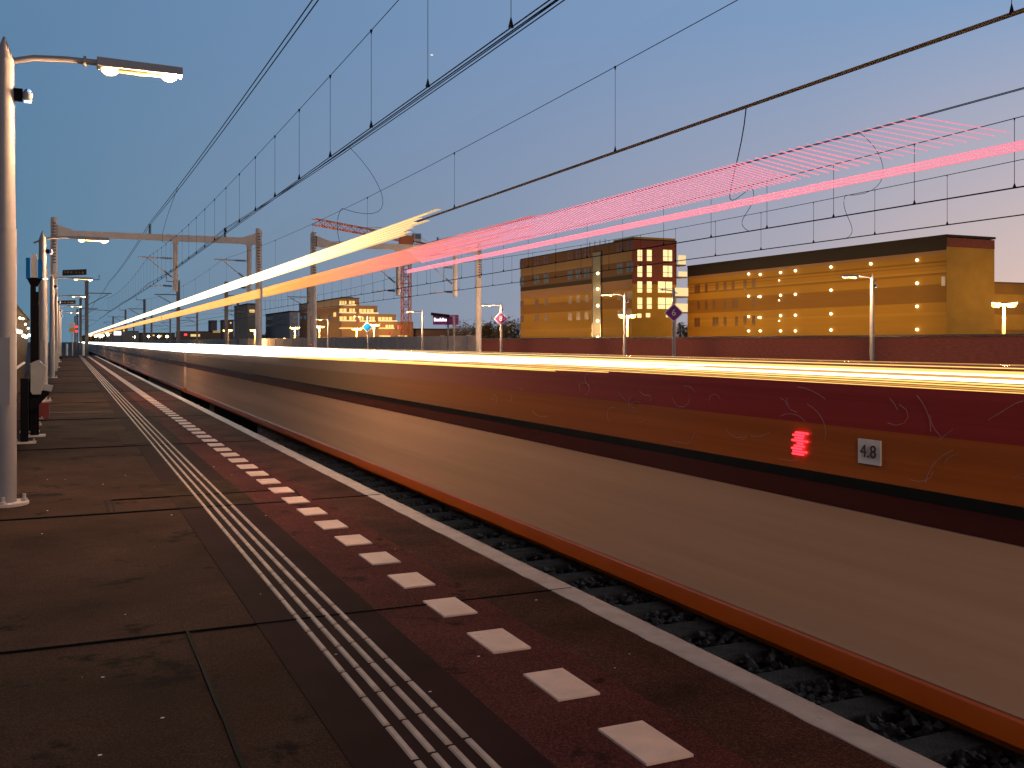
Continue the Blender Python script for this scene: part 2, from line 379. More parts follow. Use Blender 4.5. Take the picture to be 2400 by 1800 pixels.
# ---------------------------------------------------------------- lamp posts (own platform)
def add_point_light(x, y, z, power, col=(1, .62, .34), r=.08, parent=None, spot=False):
    l = bpy.data.lights.new('lamp_light', 'POINT'); l.energy = power; l.color = col; l.shadow_soft_size = r
    if l.type == 'SPOT': l.spot_size = R(165); l.spot_blend = .6
    o = bpy.data.objects.new('lamp_light', l); COL.objects.link(o); o.location = (x, y, z)
    if parent: o.parent = parent
    return o
def lamp_post(flip=1, cam_unit=True, thick=.085):
    """origin at the post's foot; lamp arm reaches along +x*flip"""
    t = thing('lamp_post', '', 'lamp post')
    b = MB(); b.tube([(0, 0, 0), (0, 0, 2.05)], thick, 24); b.tube([(0, 0, 2.055), (0, 0, 3.33)], thick * .93, 24, r2=thick * .80)
    b.tube([(0, 0, 3.33), (0, 0, 3.50)], thick * .80, 24, r2=.008)
    b.build('post', M['post'], t, smooth=True)
    MB().tube([(0, 0, 2.04), (0, 0, 2.065)], thick * 1.0, 24).build('collar', M['post'], t, smooth=True)
    h = MB().box(-thick * .5, thick * .5, -thick * 1.06, -thick * .9, .75, 1.25)
    h.build('service_hatch', M['post'], t)
    f = MB(); f.tube([(0, 0, 0), (0, 0, .02)], thick * 2.0, 20)
    for a in (0, 1, 2, 3):
        cx, cy = math.cos(a * 1.57) * thick * 1.6, math.sin(a * 1.57) * thick * 1.6
        f.tube([(cx, cy, .02), (cx, cy, .075)], .012, 8); f.tube([(cx, cy, .022), (cx, cy, .04)], .024, 6)
    f.build('base_plate', M['gal'], t)
    s = flip
    ar = [(-.17 * s, 0, 3.24), (0, 0, 3.31), (.20 * s, 0, 3.365), (.42 * s, 0, 3.38), (.60 * s, 0, 3.38), (.66 * s, 0, 3.38)]
    MB().tube(ar[1:], .024, 12).tube([ar[0], ar[1]], .02, 10).tube([(.545 * s, 0, 3.38), (.565 * s, 0, 3.38)], .042, 12).build('arm', M['post'], t, smooth=True)
    hd = MB(); x0, x1 = .64 * s, 1.27 * s
    hd.hexa([(x0, -.07, 3.345), (x1, -.07, 3.335), (x1, .07, 3.335), (x0, .07, 3.345), (x0, -.055, 3.415), (x1, -.055, 3.40), (x1, .055, 3.40), (x0, .055, 3.415)])
    house = hd.build('lamp_housing', M['post'], t)
    for k, xx in enumerate((.735 * s, 1.17 * s)):
        zz = 3.335
        MB().ball((xx, 0, zz), .058, 12, 8, sz=(1.15, 1, .8)).build('bulb', M['bulb'], house)
    MB().box(min(x0, x1) + .07, max(x0, x1) - .05, -.03, .03, 3.322, 3.333).build('reflector', M['amber_reflector'], house)
    if cam_unit:
        c = MB(); c.box(thick * .7, thick + .04, -.025, .025, 3.03, 3.12); c.build('camera_bracket', M['black'], t)
        c = MB(); c.ball((thick + .075, -.01, 3.075), .05, 12, 8, sz=(.75, .9, 1.05)); cu = c.build('camera_unit', M['bin'], t, smooth=True)
        MB().ball((thick + .085, -.045, 3.10), .014, 8, 6).build('blue_light', M['blue_led'], cu)
        MB().box(thick + .05, thick + .10, -.04, .0, 3.02, 3.028).build('white_light', M['white_led'], cu)
    return t
lp = lamp_post()
for i in range(6):
    t = lp if i == 0 else copy_tree(lp)
    y = 8.35 + 14.25 * i
    t.location = (-.43 - (.03 if i else 0), y, PT)
    t['label'] = ('thick pale lamp post at the left edge of the photo, both bulbs blazing' if i == 0 else
                  ORD[i] + ' pale lamp post along the left platform, counted away from the viewer'); t['group'] = 'lamp posts along the near platform'
    if i and i > 1: t.rotation_euler = (0, 0, R(random.uniform(-4, 4)))
LP = 6.5
for i in range(-1, 6):
    y = 8.35 + 14.25 * i
    pw = 42 if i < 2 else 30
    if i >= 0:
        t = [o for o in bpy.data.objects if o.name.startswith('lamp_post')][i]
        add_point_light(1.22, 0, 3.14, pw * LP * 1.3, parent=t)
    else:
        add_point_light(.6, -3.6, PT + 3.1, 430)

# ---------------------------------------------------------------- far platform lamps and signs
flp = lamp_post(flip=-1, thick=.075)
fsx = 23.2; farposts = []
for i in range(6):
    t = flp if i == 0 else copy_tree(flp)
    t.location = ((24.4 if i == 0 else 23.3), 25.3 + 14.2 * i, PT); t['group'] = 'lamp posts along the far platform'
    t['label'] = ORD[i] + ' lamp post on the far platform, counted from the right side of the photo'; t['category'] = 'lamp post'
    farposts.append(t); add_point_light(-.95, 0, 3.1, 420, parent=t, spot=True)
t = copy_tree(flp); t.location = (23.2, 35.3, PT); t['group'] = 'lamp posts along the far platform'
t['label'] = 'unlit far platform post carrying the purple diamond 6 sign'
for ch in list(t.children):
    if ch.name.startswith(('lamp_housing', 'lamp_light', 'camera')):
        for c2 in list(ch.children): bpy.data.objects.remove(c2)
        bpy.data.objects.remove(ch)
def face_cam(x, y): return math.atan2(x, -y) * 0 + math.atan2(y, x) - math.pi / 2 - math.pi * 0
def diamond(x, y, z, txt, m, label, half=.40):
    t = thing('diamond_sign', label, 'sign', (x, y, z), 'diamond platform signs', rz=R(-28))
    r = half; k = half * .86
    def dia(r, y0, y1): return [(-r, y0, 0), (0, y0, -r), (r, y0, 0), (0, y0, r), (-r, y1, 0), (0, y1, -r), (r, y1, 0), (0, y1, r)]
    MB().hexa(dia(r, 0, .03)).build('border', M['white'], t); MB().hexa(dia(k, -.006, .0)).build('plate', m, t)
    MB().box(-.05, .05, .03, .09, -.12, .12).build('bracket', M['gal'], t)
    if txt: text_mesh('number', txt, half * .95, M['white'], t, (0, -.012, 0), (R(90), 0, 0))
    return t
diamond(23.08, 35.12, PT + 2.42, '6', M['purple'], 'purple diamond sign with a white 6')
diamond(23.15, 53.4, PT + 2.55, '8', M['purple'], 'purple diamond sign with a white 8', .42)
diamond(23.2, 82.0, PT + 2.45, '', M['blue'], 'small plain blue diamond sign on a far platform post', .46)
# station name sign
t = thing('station_sign', 'small purple station name box with glowing white lettering on the far platform', 'sign', (23.2, 62.5, PT), rz=R(-22))
MB().box(-.95, .75, -.12, .12, 2.35, 3.0).build('sign_box', M['purple'], t)
lt = MB(); lx = -.88
for k_ in range(9):
    w_l = (.09, .07, .08, .06, .05, .08, .05, .08, .09)[k_]; hh = .15 if k_ in (0, 4, 6) else .10
    lt.box(lx, lx + w_l, -.14, -.125, 2.58, 2.58 + hh * 1.5); lx += w_l + .022
lt.build('lettering', M['white_led'], t)
MB().tube([(.05, 0, 0), (.05, 0, 2.35)], .06, 10).build('post', M['post'], t)
# display board on post
def board_post(x, y, label, rz=0, s=1, arm=1):
    t = thing('display_board', label, 'display board', (x, y, PT), 'departure display boards', rz=rz)
    MB().tube([(0, 0, 0), (0, 0, 2.95)], .07, 12).build('post', M['post'], t)
    MB().tube([(.25 * s, 0, 2.78), (-.4 * s, 0, 2.93)], .02, 8).build('arm', M['post'], t)
    b = MB().hexa([(-1.55 * s, -.12, 2.92), (-.35 * s, -.12, 2.80), (-.35 * s, .12, 2.80), (-1.55 * s, .12, 2.92), (-1.55 * s, -.12, 3.10), (-.35 * s, -.12, 2.98), (-.35 * s, .12, 2.98), (-1.55 * s, .12, 3.10)]).build('board', M['black'], t)
    return t
board_post(23.1, 61.0, 'dark unlit display board on a thin post on the far platform')
def near_board(y, label, xa, xb, za):
    t = thing('display_board', label, 'display board', (-.47, y, PT), 'departure display boards')
    MB().tube([(0, 0, 0), (0, 0, za + .15)], .055, 12).build('post', M['post'], t)
    MB().tube([(0, 0, za - .02), (xa, 0, za + .05)], .012, 8).build('arm', M['gal'], t)
    w_ = xb - xa; h = w_ * .25
    b = MB().hexa([(xa, -.06, za), (xb, -.06, za + .04), (xb, .06, za + .04), (xa, .06, za), (xa, -.06, za + h), (xb, -.06, za + h + .04), (xb, .06, za + h + .04), (xa, .06, za + h)]).build('board', M['black'], t)
    tm = MB(); r = w_ * .035
    for k in range(6):
        x = xa + w_ * (.1 + .13 * k + (.08 if k > 2 else 0)); c = (x, -.065, za + h * .5 + .02)
        tm.tube([(c[0] + r * math.cos(a), c[1], c[2] + r * math.sin(a)) for a in [j * .7854 for j in range(9)]], r * .2, 5, cap=False)
    tm.build('dot_rings', M['gal_dark'], b)
near_board(26.2, 'dark display board with six rings hanging out over the near platform', .37, .90, 2.80); near_board(52.5, 'farther dark display board above the end of the near platform', .10, .85, 3.0)

# ---------------------------------------------------------------- near platform furniture
t = thing('info_totem', 'tall black column carrying a blue two-sided sign at the left', 'sign column', (-.385, 14.2, PT))
MB().box(-.045, .02, -.05, .05, .02, 1.93).box(.021, .055, -.04, .04, .02, 1.86).build('column', M['black'], t)
MB().box(-.12, .13, -.11, .11, 0, .02).build('base_plate', M['gal'], t)
MB().hexa([(-.04, -.04, 1.93), (.04, -.04, 1.93), (.04, .04, 1.93), (-.04, .04, 1.93), (-.09, -.07, 2.04), (.10, -.07, 2.04), (.10, .07, 2.04), (-.09, .07, 2.04)]).build('neck', M['black'], t)
MB().box(-.095, -.05, -.09, .09, 2.03, 2.29).build('sign_panel', M['blue'], t); MB().box(.045, .095, -.09, .09, 2.03, 2.28).build('sign_panel', M['blue'], t)
MB().box(-.035, .03, -.04, .04, 2.03, 2.34).build('sign_core', M['gal'], t)
MB().box(.10, .16, -.06, .0, 2.02, 2.035).build('sign_light', M['white_led'], t)
for k, (yy, h) in enumerate([(13.3, .78), (14.9, .70), (16.1, .68), (17.4, .66), (18.9, .64)]):
    t = thing('black_bollard', '%s black square post with a steel foot plate beside the sign column' % ORD[k], 'post', (-.47, yy, PT), 'short black posts left of the platform')
    MB().box(-.04, .045, -.045, .045, .02, h).build('post', M['black'], t)
    f = MB(); f.box(-.11, .13, -.10, .10, 0, .018)
    for a in (-.085, .105):
        for b_ in (-.075, .075): f.tube([(a, b_, .018), (a, b_, .045)], .010, 6)
    f.build('foot_plate', M['gal'], t)
t = thing('waste_bin', 'pale pentagon-topped bin on a black bracket beside the black column', 'bin', (-.33, 13.9, PT))
MB().prism_y([(-.065, .56), (.03, .56), (.09, .88), (0, .97), (-.085, .93), (-.085, .60)], -.12, .12).build('bin_body', M['bin'], t)
MB().prism_y([(.082, .88), (.10, .89), (0, .99), (-.095, .945), (-.095, .93), (0, .97)], -.13, .13).build('lid', M['bin'], t)
MB().prism_y([(-.10, .36), (-.05, .36), (.13, .565), (.11, .61), (.04, .60), (-.10, .50)], -.025, .025).build('bracket', M['black'], t)
MB().prism_y([(.04, .61), (.15, .59), (.17, .66), (.07, .69)], -.05, .05).build('reader_box', M['bin'], t)
t = thing('waste_bin', 'smaller second bin beside the lamp posts farther along the platform', 'bin', (-.36, 38.0, PT))
MB().prism_y([(-.06, .20), (.05, .20), (.13, .80), (.02, .95), (-.12, .85)], -.16, .16).build('bin_body', M['bin'], t)
MB().prism_y([(.12, .74), (.22, .68), (.20, .60), (.1, .62)], -.1, .1).build('ash_tray', M['black'], t)
t = thing('red_box', 'low red box behind the bin on the platform', 'box', (-.34, 17.5, PT))
MB().box(-.10, .08, -.1, .1, 0, .24).build('box_body', M['red'], t); MB().box(-.11, .09, -.11, .11, .24, .26).build('lid', M['red'], t)
lay('rust_stain', mat('rust_stain', (.09, .018, .008), .7, var=.5, scale=6, spec=.1), [(-.3, .55, 18.55, 18.85)], PT, h=.005)

# slanted-bar fence and handrail on the left, with glowing balls added as lamp reflections
t = thing('slatted_fence', 'black fence of slanting bars with glinting lamps behind the left posts', 'fence')
for k in range(30):
    y = 14.5 + k * .5; h = 2.10 - .020 * (y - 12)
    MB().hexa([(-1.13, y - .5, PT - .4), (-1.08, y - .5, PT - .4), (-1.08, y - .42, PT - .4), (-1.13, y - .42, PT - .4), (-.95, y + .3, PT + h), (-.90, y + .3, PT + h), (-.90, y + .38, PT + h), (-.95, y + .38, PT + h)]).build('bar', M['fence_steel'], t)
MB().tube([(-.93, 14, PT + 2.12), (-.93, 29.6, PT + 1.80)], .025, 8).build('top_rail', M['black'], t)
MB().hexa([(-1.26, 12, PT - .6), (-1.22, 12, PT - .6), (-1.22, 30, PT - .6), (-1.26, 30, PT - .6), (-1.10, 12, PT + 2.0), (-1.06, 12, PT + 2.0), (-1.06, 30, PT + 1.68), (-1.10, 30, PT + 1.68)]).build('backing_panel', M['black'], t)
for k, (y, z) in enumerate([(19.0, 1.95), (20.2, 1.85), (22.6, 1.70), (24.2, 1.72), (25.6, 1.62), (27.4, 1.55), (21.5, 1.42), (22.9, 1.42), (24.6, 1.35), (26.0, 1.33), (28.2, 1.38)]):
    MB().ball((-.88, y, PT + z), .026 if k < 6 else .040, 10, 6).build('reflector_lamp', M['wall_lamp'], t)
MB().tube([(-.90, 9.2, PT + .40), (-.86, 11.5, PT + .62), (-.80, 13.5, PT + .72), (-.78, 22, PT + .8)], .025, 10).build('handrail', M['gal'], t, smooth=True)
# end of the platform
for k, x in enumerate((-.02, 1.28)):
    t = tag(MB().tube([(x, P_END - .5, PT), (x, P_END - .5, PT + 1.0)], .10, 12).tube([(x, P_END - .5, PT + 1.0), (x, P_END - .5, PT + 1.05)], .10, 12, r2=.05).build('white_bollard', M['white']),
            ('left' if k == 0 else 'right') + ' white bollard at the far end of the near platform', 'bollard', 'white bollards at the platform end')
t = thing('signal_post', 'white and yellow plate with red lights at the platform end', 'signal', (.42, P_END - .8, PT))
MB().tube([(0, 0, 0), (0, 0, 2.0)], .05, 8).build('post', M['gal'], t)
MB().box(-.25, .2, -.05, .05, 2.4, 2.85).build('white_plate', M['white'], t)
MB().box(-.25, .2, -.05, .05, 2.02, 2.39).build('yellow_plate', mat('yellow_plate', (.7, .42, .05), .4), t)
for z in (2.5, 2.1): MB().ball((.32, -.1, z), .10, 10, 6).build('red_light', M['red_led'], t)

# ---------------------------------------------------------------- moving train beside the platform
TX0, TX1 = 2.50, 5.38; TC = 3.94
train = thing('train', 'long glass-topped ochre and orange train with glowing light strips beside the platform', 'train', (0, 0, 0))
def hz(h): return EYE - h
def hu(h): return EYE + h
CARS = 9; CL = 27.4
for c in range(CARS):
    y0c = -3.0 + CL * c; y1c = y0c + CL - .5
    z1, z2, z3, z4, z5, z6 = hz(1.197), hz(1.081), hz(.587), hz(.511), hz(.474), hz(.30)
    ztop = hz(.150)
    body = MB()
    body.prism_y([(TX0, z2), (TX0 + .05, z2), (TX0 + .05, 1.02), (TX1 - .05, 1.02), (TX1 - .05, z2), (TX1, z2), (TX1, z3), (TX1 - .05, z3), (TX1 - .05, 1.10), (TX0 + .05, 1.10), (TX0 + .05, z3), (TX0, z3)], y0c, y1c)
    car = body.build('carriage_body', M['t_beige'], train)
    sk = MB()
    for a, b in ((TX0, 1), (TX1, -1)):
        sk.prism_y([(a + b * .006, z2), (a - b * .002, z2 - .015), (a - b * .002, z1 + .03), (a + b * .012, z1 + .006), (a + b * .03, z1), (a + b * .06, z1), (a + b * .06, z2)], y0c, y1c)
    sk.build('skirt', M['t_orange'], car)
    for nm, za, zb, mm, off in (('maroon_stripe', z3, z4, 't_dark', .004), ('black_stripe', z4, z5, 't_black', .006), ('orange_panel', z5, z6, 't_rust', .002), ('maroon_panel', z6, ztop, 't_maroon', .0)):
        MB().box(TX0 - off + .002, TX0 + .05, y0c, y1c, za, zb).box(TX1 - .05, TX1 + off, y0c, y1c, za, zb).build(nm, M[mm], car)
    # glass side and roof shell
    gl = MB()
    prof = [(TX0 + .02, ztop + .1), (TX0 + .03, 3.1), (TX0 + .16, 3.55), (TX0 + .5, 3.80), (TC, 3.88), (TX1 - .5, 3.80), (TX1 - .16, 3.55), (TX1 - .03, 3.1), (TX1 - .02, ztop + .1)]
    for i in range(len(prof) - 1):
        (a, za), (b, zb) = prof[i], prof[i + 1]
        gl.add([(a, y0c, za), (b, y0c, zb), (b, y1c, zb), (a, y1c, za)], [(0, 1, 2, 3)])
    gl.build('window_glass', M['t_glass'], car, smooth=True)
    # bogies
    for yb in (y0c + 3.2, y1c - 3.2):
        b = MB()
        for s in (-1.25, 1.25):
            for xx in (TC - .75, TC + .75):
                b.tube([(xx - .07, yb + s, .46), (xx + .07, yb + s, .46)], .46, 24)
            b.tube([(TC - .8, yb + s, .46), (TC + .8, yb + s, .46)], .08, 10)
        b.box(TC - 1.02, TC - .9, yb - 1.7, yb + 1.7, .42, .62); b.box(TC + .9, TC + 1.02, yb - 1.7, yb + 1.7, .42, .62); b.box(TC - .9, TC + .9, yb - .3, yb + .3, .45, .78)
        b.build('bogie', M['t_under'], car)
    u = MB(); u.box(TC - .9, TC + .9, y0c + 6, y1c - 6, .62, 1.01); u.build('underframe', M['t_under'], car)
    if c < CARS - 1: MB().box(TX0 + .25, TX1 - .25, y1c - .02, y1c + .52, 1.0, 1.75).build('gangway', M['t_black'], car)
    # waist light trails, built as glowing tubes along the window sill
    def strips(name, spec, x, ya, yb):
        by = {}
        for h, r, m in spec: by.setdefault(m, []).append((h, r))
        for m, l in by.items():
            b = MB()
            for h, r in l: b.tube([(x, ya, hz(h)), (x, yb, hz(h))], r, 6)
            b.build(name, M[m], car)
    if c == 0:
        strips('waist_light', [(.068, .0016, 's_dim'), (.078, .002, 's_gold'), (.092, .0055, 's_gold'), (.100, .004, 's_white'), (.108, .0035, 's_dim'), (.117, .006, 's_white'), (.128, .003, 's_gold'), (.136, .0025, 's_gold'), (.143, .0025, 's_dim'), (.149, .0018, 's_gold')], TX0 + .012, y0c, y1c)
        MB().tube([(TX0 + .02, 3.6, hz(.112)), (TX0 + .02, 9, hz(.117)), (TX0 + .02, 13, hz(.135)), (TX0 + .02, y1c, hz(.15))], .008, 8, r2=.10).build('waist_light', M['s_hot'], car, smooth=True)
        MB().tube([(TX0 + .0, 4.4, hz(.155)), (TX0 + .0, 13, hz(.185))], .002, 8, r2=.02).tube([(TX0 + .0, 5.0, hz(.165)), (TX0 + .0, 12, hz(.19))], .002, 8, r2=.01).build('waist_light', M['s_gold'], car)
    else:
        MB().tube([(TX0 + .02, y0c, hz(.15)), (TX0 + .02, y1c, hz(.15))], .10, 10).build('waist_light', M['s_hot'], car, smooth=True)
    ys = 10.3 if c == 0 else y0c
    if c == 0:
        sl_ = MB()  # upper light trails, added as glowing slats and tubes
        for k in range(9):
            h = 1.365 + .0215 * k; w2 = random.choice((.006, .0085, .010)); ya = 12.2 - k * .12 + random.uniform(-.5, .5)
            sl_.hexa([(TC - .03, ya, hu(h - w2 * .3)), (TC + .03, ya, hu(h - w2 * .3)), (TC + .03, y1c, hu(h - w2)), (TC - .03, y1c, hu(h - w2)), (TC - .03, ya, hu(h + w2 * .3)), (TC + .03, ya, hu(h + w2 * .3)), (TC + .03, y1c, hu(h + w2)), (TC - .03, y1c, hu(h + w2))])
        sl_.build('ceiling_light', M['s_head'], car)
        MB().box(TC + .02, TC + .03, 13, y1c, hu(1.37), hu(1.55)).build('ceiling_light', M['s_head'], car)
        for k in range(6):
            h = 1.375 + .029 * k
            MB().tube([(TC - .035, 12.2 - k * .2, hu(h)), (TC - .035, y1c, hu(h))], .0035, 6, r2=.010).build('ceiling_light', M['s_head2'], car)
        ob = MB()
        for k in range(11):
            h = 1.062 + .0195 * k; w2 = random.choice((.005, .007, .009)); ya = 9.0 + (k * 7 % 5) * .8
            ob.hexa([(TC + .28, ya, hu(h - w2 * .4)), (TC + .34, ya, hu(h - w2 * .4)), (TC + .34, y1c, hu(h - w2)), (TC + .28, y1c, hu(h - w2)), (TC + .28, ya, hu(h + w2 * .4)), (TC + .34, ya, hu(h + w2 * .4)), (TC + .34, y1c, hu(h + w2)), (TC + .28, y1c, hu(h + w2))])
        ob.build('ceiling_light', M['s_band'], car)
        MB().box(TC + .335, TC + .345, 14, y1c, hu(1.07), hu(1.25)).build('ceiling_light', M['s_band'], car)
        lm = MB(); yy = 4.1  # slanted glowing rods drawing the pink light trail
        while yy < 13:
            lm.tube([(TC + .3, yy, hu(1.24)), (TC + .3, yy - .62, hu(1.03))], .0026 if yy < 5 else .0042, 5); yy += .085 if yy < 5.6 else .05
        lm.build('led_row', M['s_pink'], car)
    else:
        MB().tube([(TC, y0c, hu(1.46)), (TC, y1c, hu(1.46))], .10, 10).build('ceiling_light', M['s_head'], car, smooth=True)
        for k in range(6):
            MB().tube([(TC + .3, y0c, hu(1.07 + .036 * k)), (TC + .3, y1c, hu(1.07 + .036 * k))], .020, 6).build('ceiling_light', M['s_orange'], car)
    pk = MB()  # thin pink light trail as three glowing tubes
    for dz in (-.018, 0, .018): pk.tube([(TC + .3, (3.2 if c == 0 else y0c), hu(.955 + dz)), (TC + .3, 13, hu(.955 + dz))], .0075, 5)
    if c < 1: pk.build('luggage_rack_light', M['s_pink'], car)
    if c == 0:
        near = car
# trackside milepost, red light and scribble, mounted on the near carriage side
pl = MB().box(TX0 - .006, TX0 - .001, 2.548, 2.652, hz(.418), hz(.334)).build('number_plate', M['white'], near)
text_mesh('number', '4.8', .062, mat('brown_numerals', (.09, .03, .02), .5), near, (TX0 - .010, 2.600, hz(.376)), (R(90), 0, R(-90)), extrude=.001)
rl = MB()
for k in range(9): rl.tube([(TX0 - .008, 2.93 + random.uniform(-.03, .01), hz(.34 + .010 * k)), (TX0 - .008, 2.97 + random.uniform(-.01, .03), hz(.34 + .010 * k))], .004, 5)
rl.build('tail_light', M['red_led'], near)
gr = MB(); random.seed(11)
for k in range(40):
    y = random.uniform(2.6, 6.0) if k < 30 else random.uniform(1.9, 2.5); h = random.uniform(.20, .42); pts = []
    a = random.uniform(0, 6.28); cur = random.uniform(-.7, .7); st = random.uniform(.012, .03)
    for i in range(random.randint(3, 7)):
        pts.append((TX0 - .004, y, hz(h))); a += cur; y += math.cos(a) * st * 1.6; h += math.sin(a) * st
        h = min(.45, max(.17, h))
    gr.tube(pts, .0007, 4)
gr.build('graffiti_scribble', mat('pale_scribble_paint', (.42, .34, .34), .6), near)
random.seed(5)

# ---------------------------------------------------------------- overhead lines
ZC, ZM = 4.95, 6.28
def sag(y, z0, zs, span=58.0, ys=58.0):
    u = ((y - ys) % span) / span; return z0 - (z0 - zs) * 4 * u * (1 - u)
def line_pts(x, zf, y0, y1, st, stag=0):
    pts = []; y = y0
    while y < y1:
        pts.append((x + stag * math.cos(math.pi * (y - 58) / 58), y, zf(y))); y += st
    pts.append((x, y1, zf(y1))); return pts
names = ['over the yellow train', 'over the second track', 'over the third track right of the open ground', 'over the track beside the far platform']
for k, x in enumerate(TR):
    t = thing('overhead_line', 'overhead wire pair with droppers ' + names[k], 'overhead line', (0, 0, 0), 'overhead contact lines')
    rc, rm = (.007, .005) if k == 0 else ((.022, .006) if k == 1 else (.016, .009))
    zm = lambda y: sag(y, 6.65, 6.15)
    cw = line_pts(x, lambda y: ZC, 2, 300, 3, .12); MB().tube(cw, rc, 6).build('contact_wire', M['wire_warm'] if k == 1 else M['wire'], t, smooth=True)
    if k == 0: MB().tube([(p[0] + .05, p[1], p[2]) for p in cw], rc, 8).build('contact_wire', M['wire'], t, smooth=True)
    MB().tube(line_pts(x, zm, 2, 300, 3, .12), rm, 8).build('messenger_wire', M['wire'], t, smooth=True)
    dy = 2.4 if k == 0 else (7.2 if k == 1 else 2.5); y = {0: 6.2, 1: 6.4, 2: 3.6, 3: 3.6}[k]; cnt = 0
    while y < 115 and cnt < 45:
        xx = x + .12 * math.cos(math.pi * (y - 58) / 58); d = MB().tube([(xx, y, ZC), (xx, y, zm(y))], .0035 if k < 2 else .006, 5)
        d.tube([(xx, y, ZC), (xx, y, ZC + .10)], .028 if k < 2 else .04, 6, r2=.004); d.tube([(xx, y, zm(y) - .06), (xx, y, zm(y) + .01)], .004, 6, r2=.02)
        d.build('dropper', M['wire'], t); y += dy; cnt += 1
def feeder(x, z, label, split=.05):
    t = thing('feeder_cable', label, 'cable', (0, 0, 0), 'twin feeder cables')
    for s in (-split, split):
        MB().tube(line_pts(x + s, lambda y: sag(y, z, z - .25), 2, 300, 3), .012, 8).build('cable', M['wire'], t, smooth=True)
    return t
feeder(4.15, 8.45, 'twin feeder cable crossing the top left of the sky')
feeder(8.15, 8.35, 'twin feeder cable crossing the top middle of the sky')
feeder(20.9, 8.25, 'twin feeder cable crossing the upper right of the sky')
def jumper(label, *curves):
    t = MB()
    for c in curves: t.tube(bez(*c), .008, 5)
    return tag(t.build('jumper_cable', M['wire']), label, 'cable', 'looping jumper cables')
jumper('jumper loop hanging from the top left feeder cable', ((4.15, 43, 8.3), (4.0, 47, 7.4), (3.9, 52, 6.3), (5.2, 57.5, 7.6)))
jumper('jumper loop between the middle feeder and the second track wire', ((8.15, 31, 8.2), (9.3, 31, 7.2), (10.1, 31.0, 5.6), (7.95, 31, 6.2)), ((7.95, 31, 6.2), (7.7, 31, 5.9), (7.8, 31, 5.1), (8.0, 31, 4.95)))
jumper('long jumper loop right of centre below the bronze wire', ((7.85, 10.3, 4.94), (9.5, 12.6, 4.55), (13.5, 19, 4.7), (16.8, 21.8, 6.15)), ((16.8, 21.8, 6.15), (17.3, 22, 5.6), (16.0, 21.8, 5.2), (16.8, 21.9, 4.95)))
jumper('jumper loop at the right between feeder and far wires', ((20.9, 22.3, 8.1), (22.2, 22.3, 7.6), (22.6, 22.4, 6.3), (20.5, 22.3, 6.2)), ((20.5, 22.3, 6.2), (20.2, 22.3, 5.7), (21.2, 22.3, 5.2), (20.5, 22.3, 4.95)))

# gantries
def insulator(b, p0, p1, r=.07, n=6):
    p0, p1 = Vector(p0), Vector(p1); b.tube([p0, p1], r * .4, 8)
    for i in range(n):
        c = p0 + (p1 - p0) * (i + .5) / n; d = (p1 - p0).normalized() * .012
        b.tube([c - d, c + d], r, 10)
def gantry(x0, x1, y, tracks, feeders, label, beamz=7.72, mz=(8.55, 8.45), ins=True):
    t = thing('gantry', label, 'gantry', (0, y, 0), 'overhead line gantries')
    for k, x in enumerate((x0, x1)):
        b = MB(); b.tube([(x, 0, -.3 if x > 0 else PT), (x, 0, mz[k])], .165, 16, r2=.15)
        b.box(x - .04 + (.15 if k else -.15), x + .04 + (.15 if k else -.15), -.06, .06, 1.0 if k else 3.5, mz[k] - .1)
        m = b.build('mast', M['gal'], t, smooth=True)
        h = MB()
        for q in range(14): h.box(x - .08, x + .08, -.215, -.2, mz[k] - .35 - q * .16, mz[k] - .28 - q * .16)
        h.build('step_slots', M['gal_dark'], m)
    b = MB(); b.box(x0 + .17, x1 - .17, -.14, .14, beamz - .17, beamz + .17)
    bm_ = b.build('beam', M['gal'], t)
    for s, x in ((1, x0), (-1, x1)):
        MB().hexa([(x + s * .15, -.15, beamz - .19), (x + s * .9, -.15, beamz - .19), (x + s * .9, .15, beamz - .19), (x + s * .15, .15, beamz - .19), (x + s * .15, -.15, beamz + .45), (x + s * .9, -.15, beamz + .19), (x + s * .9, .15, beamz + .19), (x + s * .15, .15, beamz + .45)]).build('bracket', M['gal'], bm_)
    for x in tracks:
        px = x + 1.55
        d = MB(); d.box(px - .15, px + .15, -.15, .15, beamz - .30, beamz - .175); d.tube([(px, 0, beamz - .3), (px, 0, beamz - 2.95)], .135, 12)
        dp = d.build('drop_post', M['gal'], t)
        a = MB()
        a.tube([(px - .1, 0, 6.58), (px - 1.95, 0, 6.62)], .035, 8); a.tube([(px - 1.5, 0, 6.6), (px - .1, 0, 5.45)], .028, 8); a.tube([(px - .1, 0, 5.05), (px - .9, 0, 5.08), (px - 1.5, 0, 4.97)], .022, 8)
        a.build('cantilever_arm', M['gal'], dp)
        i_ = MB(); insulator(i_, (px - .2, 0, 6.58), (px - .75, 0, 6.59)); insulator(i_, (px - .2, 0, 5.55), (px - .6, 0, 5.88)); insulator(i_, (px - .2, 0, 5.05), (px - .65, 0, 5.07)); i_.build('insulator', M['insul'], dp)
    for x in feeders:
        i_ = MB(); insulator(i_, (x, 0, beamz + .17), (x, 0, beamz + .70), .085, 7); i_.build('insulator', M['insul'], t)
    return t
gantry(-.62, 10.0, 58, TR[:2], (4.15, 8.15), 'left gantry spanning the train track and the second track')
gantry(13.2, 23.6, 58, TR[2:], (20.9,), 'right gantry spanning the two far tracks, in front of the crane', mz=(8.4, 8.4))
